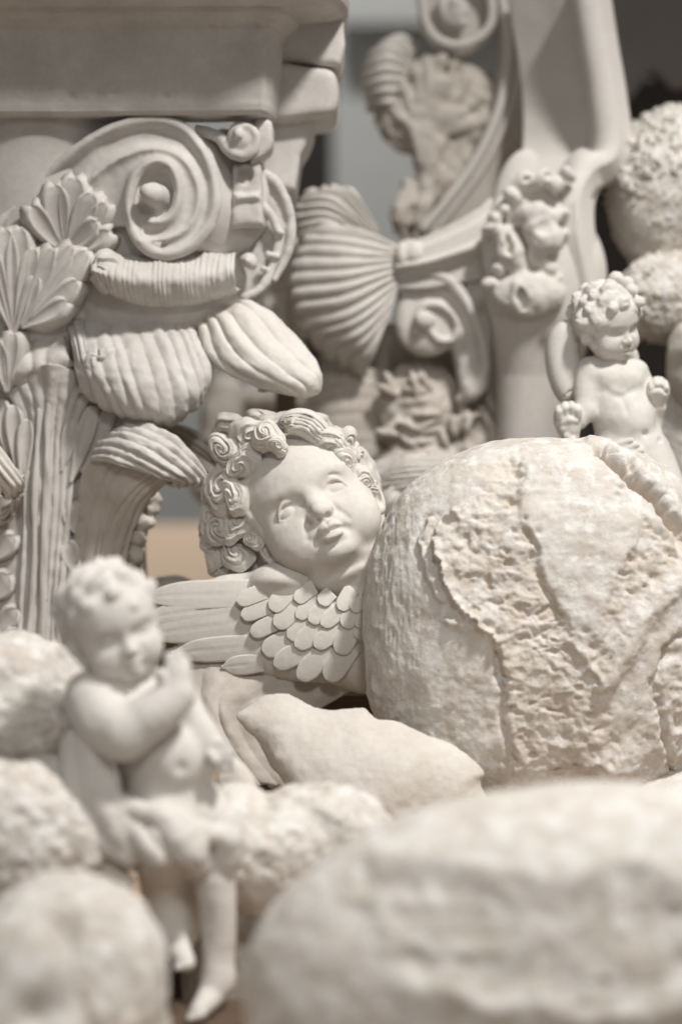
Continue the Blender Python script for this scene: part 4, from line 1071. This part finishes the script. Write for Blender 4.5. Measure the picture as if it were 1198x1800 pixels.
    for p in ([(860, 700, -30), (880, 740, -30), (884, 800, -34)], [(846, 720, -20), (868, 760, -20), (866, 830, -24)]):
        T.part('scroll_band', MB().tube(p, [8, 10, 8], 10, 24), M_BACK)
    # fallen leaf in front
    T2 = Thing('leaf_fragment', 720, 870, 2.36, 'small fan-shaped plaster leaf fragment lying between the cherub ear and the big loaf', 'ornament')
    a = [(800, 796, -40), (806, 820, -20), (800, 850, -10), (780, 880, -10)]; b = [(720, 800, 10), (716, 826, 24), (716, 850, 24), (722, 880, 16)]; c = [(650, 812, -10), (640, 836, 0), (640, 866, 4), (660, 900, 0)]
    T2.part('leaf', loft([[a[i], b[i], c[i]] for i in range(4)], 90, 40, 9, 9, 12, .7, 2, 14, 3, scallop=8), M_PUTTO, out=False)
    T2.part('leaf', loft([[(690, 850, 20), (670, 872, 30), (654, 900, 20)], [(720, 860, 10), (706, 884, 24), (690, 906, 16)]], 30, 30, 3, 6, 12), M_PUTTO, out=False)

def build_scroll_bracket():
    T = Thing('scroll_bracket', 800, 400, 2.58, 'tall shaded plaster scroll bracket with acanthus leaf and ribbed shell at the top middle', 'ornament')
    # S-shaped scroll board
    inner = [(862, -60, 30), (882, 20, 34), (892, 90, 36), (884, 160, 36), (862, 230, 34), (826, 300, 30), (776, 366, 24), (744, 404, 20)]
    outer = [(930, -60, 0), (940, 30, 0), (940, 110, 0), (926, 200, 0), (902, 280, -4), (880, 340, -6), (880, 390, -8), (880, 430, -10)]
    back = [(960, -60, -80), (968, 40, -80), (966, 130, -80), (950, 220, -80), (930, 300, -80), (905, 360, -80), (900, 410, -80), (900, 440, -80)]
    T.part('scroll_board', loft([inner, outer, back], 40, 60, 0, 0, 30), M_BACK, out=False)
    T.part('scroll_rim', MB().tube(inner, [9]*8, 12, 60), M_PUTTO)
    T.part('scroll_rim', MB().tube([(x+16, y+6, z-4) for x, y, z in inner], [6]*8, 10, 60), M_PUTTO)
    S = Sculpt((720, -80, -80), (900, 110, 70), 4)
    S.ell((806, 22, -10), (72, 74, 16), 0)
    S.chain([(862, -50, 20), (748, -50, 14), (742, 20, 16), (764, 70, 20), (812, 84, 24), (856, 56, 26), (862, 10, 28), (842, -26, 30), (802, -30, 32), (776, 4, 34), (784, 40, 36), (812, 48, 36)], [9]*12, 5, n=60)
    S.ell((800, 26, 30), (24, 26, 22), 4); S.ell((798, 14, 46), (12, 11, 10), 4)
    T.part('volute', S, M_PUTTO)
    m = MB(); V, F = box_geo((770, 380, -140), (890, 1230, -70)); m.add(V, F); T.part('base', m, M_BACK, sharp=30)
    # acanthus body
    S = Sculpt((640, 60, -110), (900, 440, 70), 4)
    S.poly(catmull([(720, 110), (770, 90), (830, 110), (880, 150), (870, 230), (830, 300), (770, 360), (740, 410), (690, 400), (726, 340), (730, 270), (690, 250), (660, 200), (690, 140)], 60, True), 9, -80, 0, rnd=24)
    r2 = np.random.default_rng(11)
    for i in range(9):      # veins of the leaf fanning upwards, each with toothed side leaflets
        u = i/8; tip = (690+170*u, 190-90*math.sin(u*math.pi)+20*u, 6+10*math.sin(u*math.pi))
        q = catmull([(742, 400, 8), (744+10*u, 320, 12), (728+50*u, 240, 16), tip], 14)
        S.chain(q, np.linspace(9, 12, 14), 5)
        for j in (5, 7, 9, 11):
            for sd in (-1, 1):
                S.cap(q[j], q[j]+A(sd*(16+6*r2.random()), -14-8*r2.random(), -6), 7, 4, 3)
    for b in ([(720, 330, 10), (700, 380, 20), (712, 420, 10)], [(748, 320, 10), (742, 370, 14), (730, 420, 10)]): S.chain(b, [14, 16, 10], 5, n=8)
    S.noise(8, 26, 3, 4)
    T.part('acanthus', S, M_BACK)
    # ribbed shell cap
    a = [(740, 70, -30), (724, 100, -10), (716, 140, -4), (706, 190, -10)]
    b = [(706, 58, -10), (684, 90, 24), (676, 140, 30), (680, 190, 20)]
    c = [(676, 66, -20), (650, 100, 2), (644, 146, 6), (652, 190, -6)]
    d = [(664, 78, -60), (640, 110, -40), (640, 150, -36), (650, 194, -40)]
    T.part('shell', loft([[a[i], b[i], c[i], d[i]] for i in range(4)], 110, 40, 8, 11, 12, .7, 1, 18, 2), M_PUTTO, out=False)
    rails = [[(652, 180, -16), (660, 220, -10), (690, 255, -10), (740, 280, -10)], [(700, 170, 14), (706, 200, 20), (724, 232, 16), (756, 262, 10)]]
    T.part('leaf', loft(rails, 30, 30, 3, 8, 14, .8, 3, 18, 2), M_BACK, out=False)

def build_slab_bracket():
    T = Thing('curved_bracket', 990, 790, 2.40, 'smooth white curved bracket slab with a carved flower at its bend', 'ornament')
    # hollow front panel
    L = [(905, -60, -230), (925, 60, -226), (934, 160, -216), (930, 240, -180), (912, 310, -90), (890, 390, -20), (884, 470, 0), (876, 540, -4)]
    M1 = [(975, -60, -116), (988, 60, -116), (998, 160, -112), (1002, 236, -98), (980, 300, -44), (950, 370, -4), (940, 460, 18), (930, 540, 14)]
    M2 = [(1018, -60, -92), (1032, 60, -92), (1044, 160, -88), (1050, 246, -76), (1010, 296, -20), (984, 370, 14), (990, 460, 26), (1010, 560, 16)]
    R = [(1046, -60, -52), (1064, 60, -50), (1080, 160, -46), (1086, 262, -34), (1040, 300, -2), (1015, 350, 22), (1017, 430, 30), (1046, 560, 18)]
    Rp = [(x-4, y, z-30*sstep(330, 250, y)) for x, y, z in R]
    mixr = lambda a, b, t, dz: [tuple(A(*p)*(1-t)+A(*q)*t+A(0, 0, dz)) for p, q in zip(a, b)]
    T.part('panel', loft([L, mixr(L, Rp, .34, -8), mixr(L, Rp, .68, -10), mixr(L, Rp, .9, -4), Rp], 60, 80, 0, 0, 40, rough=1.5, rscale=50), M_PUTTO, out=False)
    # pale side edge of the slab
    C = catmull(R, 80); t = np.gradient(C, axis=0); nn = np.stack([-t[:, 1], t[:, 0], 0*t[:, 0]], -1)*-1; nn /= np.linalg.norm(nn, axis=1, keepdims=True)
    s = np.linspace(0, 1, 10)
    P = C[:, None] + (nn*A(33, 33, 1))[:, None]*s[None, :, None] + A(0, 0, -46)*s[None, :, None]
    P[..., 2] += 3
    m = MB(); m.thick(P, 60, flip=grid_normals(P)[..., 2].mean() < 0); T.part('edge', m, M_PUTTO, out=False)
    # rounded cheek under the panel and tapering leg
    S = Sculpt((840, 280, -170), (1080, 800, 70), 4)
    S.ell((962, 484, -38), (108, 136, 66), 0); S.ell((900, 470, -50), (40, 70, 50), 20)
    S.chain([(930, 540, -40), (925, 650, -60), (916, 830, -80)], [70, 50, 38], 20); S.chain([(990, 560, -60), (980, 660, -70), (950, 830, -90)], [60, 40, 26], 14)
    S.crease([(950, 580, 0), (944, 680, -20), (930, 790, -40)], 12, 8, 10)
    T.part('bracket_leg', S, M_PUTTO)
    m = MB(); V, F = box_geo((870, 780, -170), (1010, 1404, -60)); m.add(V, F); T.part('base', m, M_PUTTO, sharp=30)
    # pale half disc seen behind the panel's lower left
    T.part('back_leaf', ellipsoid((915, 340, -80), (44, 92, 26), 2.0, 5, rotm('Z', 12)), M_PUTTO)
    # flower: folded petals
    def petal(pts, wid, z):
        r = [[(x+dx*wid, y+dy*wid, z+dz) for x, y in pts] for dx, dy, dz in ((-.8, -.4, -6), (-.2, -.1, 12), (.4, .3, 6), (.8, .6, -10))]
        T.part('petal', loft(r, 20, 24, 0, 0, 6), M_PUTTO, out=False)
    S = Sculpt((855, 290, -60), (1010, 560, 90), 2.5)
    S.chain([(905, 400, 26), (930, 388, 44), (962, 394, 40)], [10, 15, 12], 5, n=8)
    S.chain([(940, 410, 40), (952, 428, 38), (946, 446, 30)], [22, 26, 20], 6)
    S.chain([(892, 420, 30), (900, 446, 34), (912, 470, 26)], [16, 20, 14], 6)
    S.ell((898, 436, 50), (7, 17, 14), 3, rotm('Z', -10), 's')
    S.ell((950, 412, 62), (16, 12, 10), 4, rotm('Z', -20), 's')
    S.ell((930, 528-20, 28), (52, 34, 26), 8); S.ell((915, 512, 46), (9, 22, 12), 3, rotm('Z', -14), 's'); S.chain([(906, 494, 50), (904, 515, 48), (914, 534, 44)], [5, 5, 5], 3)
    for x, y, r in [(920, 340, 14), (905, 362, 12), (946, 336, 14), (968, 346, 12), (984, 330, 10), (880, 396, 9), (872, 410, 9), (892, 384, 8), (976, 388, 9), (974, 420, 9), (884, 470, 10), (872, 492, 10), (956, 470, 12), (968, 486, 8)]:
        S.ell((x, y, 24), (r*1.3, r, 16), 4, rotm('Z', (x*7) % 180))
    for x, y, r in [(925, 338, 5), (960, 332, 9), (934, 356, 7), (964, 452, 9), (990, 502, 4), (946, 392+40, 6)]: S.ell((x, y, 42), (r*1.4, r, 14), 2, rotm('Z', -25), 's')
    S.ell((930, 440, -6), (66, 110, 30), 10)
    S.noise(3, 16, 2, 8)
    V, F = S.mesh(); fc = A(935, 440, 0)
    T.part('flower', ((V-fc)*A(1.22, 1.18, 1.1)+fc, F), M_PUTTO)

def build_backdrop():
    def slab_px(name, x0, y0, x1, y1, D, th, mat, label, cat):
        T = Thing(name, (x0+x1)/2, y1, D, label, cat); z = -th
        V = A((x0, y0, z), (x1, y0, z), (x1, y1, z), (x0, y1, z), (x0, y0, 0), (x1, y0, 0), (x1, y1, 0), (x0, y1, 0))
        F = np.array([(0, 3, 2, 1), (4, 5, 6, 7), (0, 1, 5, 4), (1, 2, 6, 5), (2, 3, 7, 6), (3, 0, 4, 7)])
        T.part('panel', (V, F), mat, sharp=30); return T
    slab_px('door_panel', 585, -200, 1300, 960, 5.2, 30, M_WALL, 'pale grey door panel standing out of focus far behind', 'panel')
    T = slab_px('door_rail', 585, -240, 1300, 40, 5.1, 40, M_WALL, 'pale grey rail across the top of the far panel', 'panel')
    slab_px('dark_gap_strip', 470, 60, 584, 900, 4.6, 40, M_DARK, 'dark strip standing in for the dark gap between the capital and the pale panel', 'gap filler')  # added dark strip, stands in for the darkness of the gap
    # shaded cast leaning at the top right corner, above the round loaf
    T = Thing('hanging_cast', 1160, 140, 2.88, 'dark shaded cast with a scalloped lower edge at the upper corner', 'ornament')
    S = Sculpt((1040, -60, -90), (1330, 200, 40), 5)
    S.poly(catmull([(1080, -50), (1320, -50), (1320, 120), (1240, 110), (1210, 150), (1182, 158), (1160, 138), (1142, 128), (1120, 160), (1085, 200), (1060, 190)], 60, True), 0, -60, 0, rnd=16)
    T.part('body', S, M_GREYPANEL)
    V, F = box_geo((.30, 2.93, 0), (1.6, 3.25, .705)); o = mesh_obj('dark_gap_block', V, F, M_DARK, 30)  # near-black block added so the gaps here read dark
    o['label'] = 'dark block added to fill the gap behind the bread balls'; o['category'] = 'cabinet'
    # dark scroll fragment the wing rests on
    T = Thing('scroll_fragment', 440, 1300, 2.12, 'curved grooved plaster scroll under the wing tip', 'ornament')
    L1 = [(330, 1150, -40), (322, 1230, -20), (350, 1300, -10), (420, 1380, -10)]; L2 = [(400, 1160, -20), (372, 1230, 10), (392, 1300, 20), (450, 1380, 10)]
    L3 = [(500, 1180, -30), (420, 1240, 4), (430, 1310, 10), (480, 1380, 0)]; L4 = [(640, 1206, -60), (540, 1270, -40), (520, 1330, -30), (560, 1400, -30)]
    T.part('scroll', loft([L1, L2, L3, L4], 80, 40, 4, 6, 16, .9, 3, 24, 4), M_BACK, out=False)
    # rounded grey stone behind the draped figure's head
    T = Thing('plaster_lump', 320, 1080, 2.35, 'small grey rounded lump behind the draped figure head', 'ornament')
    T.part('lump', ellipsoid((306, 1052, 0), (48, 42, 40), 2.2, 5, None, lambda P, N: 5*fbm(P, 30, 3, 2)), M_BACK)
    # pale pieces seen between the capital and the shells
    T = Thing('plaster_fragment', 470, 760, 2.75, 'pale blurred plaster fragment in the gap above the cherub hair', 'ornament')
    S = Sculpt((330, 640, -90), (620, 900, 60), 5)
    S.chain([(395, 690, 0), (385, 760, 0), (372, 850, -10)], [34, 36, 40], 8); S.chain([(450, 700, -20), (520, 690, -20), (600, 700, -30)], [30, 36, 40], 8); S.ell((470, 780, -50), (90, 60, 30), 10)
    S.noise(5, 40, 2, 2); T.part('body', S, M_BACK)
    T = Thing('cream_ornament', 500, 640, 2.5, 'cream lit plaster ornament edge between the capital volute and the ribbed shell', 'ornament')
    S = Sculpt((440, 400, -70), (580, 680, 40), 4)
    S.chain([(516, 425, -20), (500, 480, -10), (490, 540, -14), (500, 620, -20)], [12, 30, 36, 40], 8); S.ell((508, 482, 10), (18, 20, 14), 5); S.ell((496, 505, 10), (20, 12, 14), 5); S.noise(3, 20, 2, 2)
    T.part('body', S, M_CRUMB)
for f in (build_backdrop, build_shell_bracket, build_scroll_bracket, build_slab_bracket): f()
# ------------------------------------------------------------------ small winged figure on the right
def build_putto_right():
    T = Thing('putto_figurine', 1080, 830, 2.22, 'small winged putto figurine with clenched fists sitting behind the big loaf', 'figurine')
    S = Sculpt((950, 470, -130), (1200, 880, 110), 2.2)
    # torso and hips
    S.ell((1078, 672, 0), (50, 48, 40), 0)
    S.ell((1092, 728, 6), (54, 60, 46), 26)
    S.ell((1108, 745, 26), (36, 40, 34), 20)
    S.ell((1102, 800, 0), (66, 50, 50), 24)
    S.chain([(1130, 800, 10), (1160, 860, 30)], [48, 40], 16); S.chain([(1080, 810, 10), (1070, 870, 40)], [46, 40], 14)
    S.ell((1098, 668, 26), (24, 18, 18), 12); S.ell((1060, 664, 24), (22, 18, 18), 12)
    S.crease([(1060, 690, 44), (1084, 700, 46), (1108, 688, 44)], 6, 3, 8)
    S.crease([(1084, 700, 46), (1096, 730, 60)], 5, 1.6)
    S.bump((1126, 764, 48), (5, 5, 9), -7)
    S.crease([(1094, 806, 46), (1128, 796, 50), (1152, 776, 40)], 5, 5, 8)
    # neck, head turned to the right and down
    S.cap((1070, 646, -6), (1072, 612, -4), 27, 25, 14)
    hv, hf = infant_head(4.2, False)
    hv = ((hv-A(0, 0, 32))*.44) @ head_turn(4, -16, 36).T + A(1092, 586, 44)
    # shoulders and arms
    S.chain([(1036, 654, 6), (1030, 690, 14), (1026, 722, 22)], [27, 24, 20], 12, n=6)
    S.chain([(1026, 722, 22), (1010, 742, 30), (996, 740, 38)], [20, 16, 14], 6, n=6)
    S.ell((993, 738, 42), (25, 30, 22), 6)
    for i, (x, y) in enumerate([(976, 722), (986, 716), (998, 715), (1009, 720)]): S.chain([(x+1, y+14, 58), (x, y+4, 62), (x+1, y-2, 50)], [6.6, 7, 6.6], 1.5)
    S.chain([(982, 746, 56), (994, 740, 62), (1006, 742, 58)], [5.5, 6, 5.5], 2)
    S.chain([(996, 760, 40), (1002, 785, 36), (1024, 800, 40)], [18, 12, 8], 8)
    for x, y, r in [(990, 768, 7), (1000, 775, 7), (1008, 786, 6), (984, 756, 7)]: S.ell((x, y, 54), (r, r, r), 3)
    S.chain([(1116, 656, 0), (1136, 690, -12), (1148, 740, -4)], [24, 19, 15], 12, n=6); S.chain([(1148, 740, -4), (1154, 715, 10), (1153, 690, 16)], [15, 15, 14], 6)
    S.ell((1153, 688, 16), (21, 26, 20), 5)
    for x, y in [(1140, 670), (1148, 664), (1157, 664), (1165, 670)]: S.chain([(x, y+5, 26), (x, y+14, 34)], [5.8, 5.8], 1.5)
    S.chain([(1140, 692, 34), (1152, 690, 36), (1162, 696, 32)], [5, 5.5, 5], 2); S.chain([(1148, 745, 0), (1152, 765, 6)], [13, 9], 6)
    # hand resting in the lap
    S.ell((1096, 792, 56), (28, 14, 14), 6, rotm('Z', 12))
    for x0, y0, x1, y1 in [(1074, 784, 1100, 776), (1080, 794, 1110, 784), (1092, 804, 1118, 794), (1104, 812, 1126, 804), (1112, 822, 1130, 812)]: S.chain([(x0, y0, 62), (x1, y1, 66)], [5.6, 5.6], 2)
    S.noise(.8, 16, 2, 2)
    body = T.part('body', MB().add(*S.mesh()).add(hv, hf), M_PUTTO)
    # hair knots
    kv, kf = infant_hair(4.2, 5, 40, -92)
    kv = ((kv-A(0, 0, 32))*.44) @ head_turn(4, -16, 36).T + A(1092, 586, 44)
    K = Sculpt((1060, 470, -20), (1130, 550, 60), 2)
    for x, y, z, r in [(1080, 491, 16, 13), (1098, 500, 24, 12), (1117, 534, 40, 10), (1106, 514, 34, 11)]: K.ell((x, y, z), (r*1.1, r, r), 4)
    K.noise(1.5, 10, 2, 3)
    T.part('hair', MB().add(kv, kf).add(*K.mesh()), M_PUTTO, body)
    # wings
    Wg = Sculpt((945, 545, -90), (1040, 725, 30), 2)
    Wg.poly(catmull([(958, 622), (964, 590), (980, 568), (1002, 560), (1018, 568), (1020, 600), (1022, 630), (1030, 656), (1018, 690), (994, 710), (976, 694), (963, 660)], 50, True), lambda X, Y: 12-.004*(X-985)**2, -44, 0, rnd=26)
    for q in range(5): Wg.crease([(1010, 600+q*20, 0), (998, 612+q*19, 6), (992, 640+q*14, 4)], 3, 4, 6)
    T.part('wing', Wg, M_PUTTO, body)
    Wg = Sculpt((1090, 590, -90), (1150, 680, -10), 2)
    Wg.chain([(1100, 604, -50), (1114, 620, -50), (1122, 650, -54)], [10, 13, 12], 4)
    T.part('wing', Wg, M_PUTTO, body)

# ------------------------------------------------------------------ draped figure in front, out of focus
def build_putto_front():
    T = Thing('putto_figurine', 260, 1770, 1.76, 'blurred draped putto figurine with folded arms standing in the near foreground', 'figurine')
    S = Sculpt((60, 960, -170), (460, 1810, 150), 4.5)
    # head
    hv, hf = infant_head(4.6, False)
    hv = ((hv-A(0, 0, 32))*.69) @ head_turn(15, -10, 20).T + A(226, 1114, 78)
    S.ell((185, 1090, -10), (60, 60, 60), 0)
    # neck, shoulders, torso
    S.cap((205, 1180, -20), (225, 1230, -10), 56, 60, 24)
    S.ell((234, 1262, -10), (96, 74, 72), 26)
    S.ell((292, 1340, 0), (84, 80, 74), 34); S.ell((314, 1330, 34), (62, 62, 52), 22)
    S.bump((324, 1342, 86), (9, 9, 14), -10)
    S.ell((302, 1420, -10), (94, 62, 74), 24); S.chain([(296, 1480, -40), (300, 1560, -60), (308, 1640, -60)], [62, 52, 42], 24)
    # near arm folded across to the raised hand
    S.chain([(170, 1226, 34), (192, 1262, 66), (226, 1280, 88)], [54, 52, 48], 20, n=8)
    S.chain([(226, 1280, 88), (276, 1250, 96), (318, 1214, 92)], [47, 42, 32], 14, n=8)
    S.ell((318, 1182, 92), (24, 34, 22), 12); S.chain([(310, 1180, 98), (304, 1150, 96)], [13, 11], 5); S.chain([(322, 1176, 96), (320, 1144, 94)], [12, 10], 5); S.chain([(330, 1186, 90), (332, 1158, 88)], [11, 9], 5); S.chain([(298, 1196, 104), (288, 1176, 110)], [11, 9], 5)
    # far arm and fist
    S.chain([(322, 1236, 10), (352, 1276, 30), (380, 1312, 48)], [34, 28, 22], 14, n=8)
    S.ell((388, 1322, 52), (26, 25, 24), 6)
    for x, y in [(400, 1302), (407, 1316), (408, 1330), (402, 1344)]: S.chain([(x-14, y-2, 66), (x, y, 64)], [8, 8], 3)
    S.chain([(372, 1318, 74), (384, 1332, 78)], [8, 7], 3)
    S.crease([(200, 1352, 60), (262, 1312, 84), (330, 1268, 84)], 14, 10, 10)
    # legs
    S.chain([(300, 1430, 20), (292, 1470, 60), (288, 1500, 40)], [64, 54, 46], 20, n=8)
    S.chain([(286, 1500, 20), (290, 1570, -20), (304, 1650, -10)], [48, 42, 30], 18, n=8)
    S.chain([(360, 1440, 0), (378, 1540, 22), (386, 1640, 16), (384, 1720, 20)], [52, 38, 30, 27], 18, n=10)
    S.chain([(306, 1636, 0), (312, 1662, 20), (330, 1680, 62)], [30, 25, 17], 14); S.chain([(384, 1712, 18), (374, 1742, 30), (354, 1762, 78)], [28, 25, 17], 14)
    for k in range(4):
        S.cap((316+k*8, 1684-k*2, 70), (315+k*8, 1688-k*2, 82), 6, 5, 3); S.cap((340+k*8, 1768-k*2, 84), (338+k*8, 1772-k*2, 96), 6, 5, 3)
    S.noise(2, 40, 2, 3)
    body = T.part('body', MB().add(*S.mesh()).add(hv, hf), M_PUTTO)
    kv, kf = infant_hair(5, 9, 30, -104)
    kv = ((kv-A(0, 0, 32))*.69) @ head_turn(15, -10, 20).T + A(226, 1114, 78)
    T.part('hair', (kv, kf), M_PUTTO, body)
    # drape: folds hanging from the elbow, cloth across the hips
    D = Sculpt((90, 1260, -120), (450, 1580, 140), 4)
    for p, r in [([(140, 1296, 44), (146, 1380, 58), (170, 1450, 68), (232, 1498, 78)], [22, 27, 26, 18]), ([(160, 1290, 64), (176, 1380, 74), (206, 1440, 80), (240, 1486, 80)], [21, 26, 24, 16]),
                 ([(128, 1310, 20), (136, 1400, 30), (166, 1480, 40), (226, 1540, 54)], [22, 25, 24, 16]), ([(186, 1320, 64), (206, 1400, 74), (238, 1450, 84), (262, 1470, 84)], [14, 18, 16, 12])]:
        D.chain(p, r, 6, n=14)
    D.chain([(210, 1402, 66), (262, 1418, 84), (330, 1440, 84), (404, 1470, 56)], [17, 19, 20, 18], 8, n=12)
    D.chain([(290, 1424, 80), (330, 1470, 92), (352, 1510, 76)], [26, 36, 22], 10, n=8)
    D.chain([(400, 1440, 30), (402, 1480, 40), (398, 1530, 36)], [28, 30, 18], 10, n=8)
    D.chain([(250, 1450, 86), (280, 1490, 96), (300, 1500, 90)], [18, 24, 14], 8, n=8)
    D.noise(3, 30, 2, 4)
    T.part('drape', D, M_PUTTO, body)
for f in (build_putto_right, build_putto_front): f()
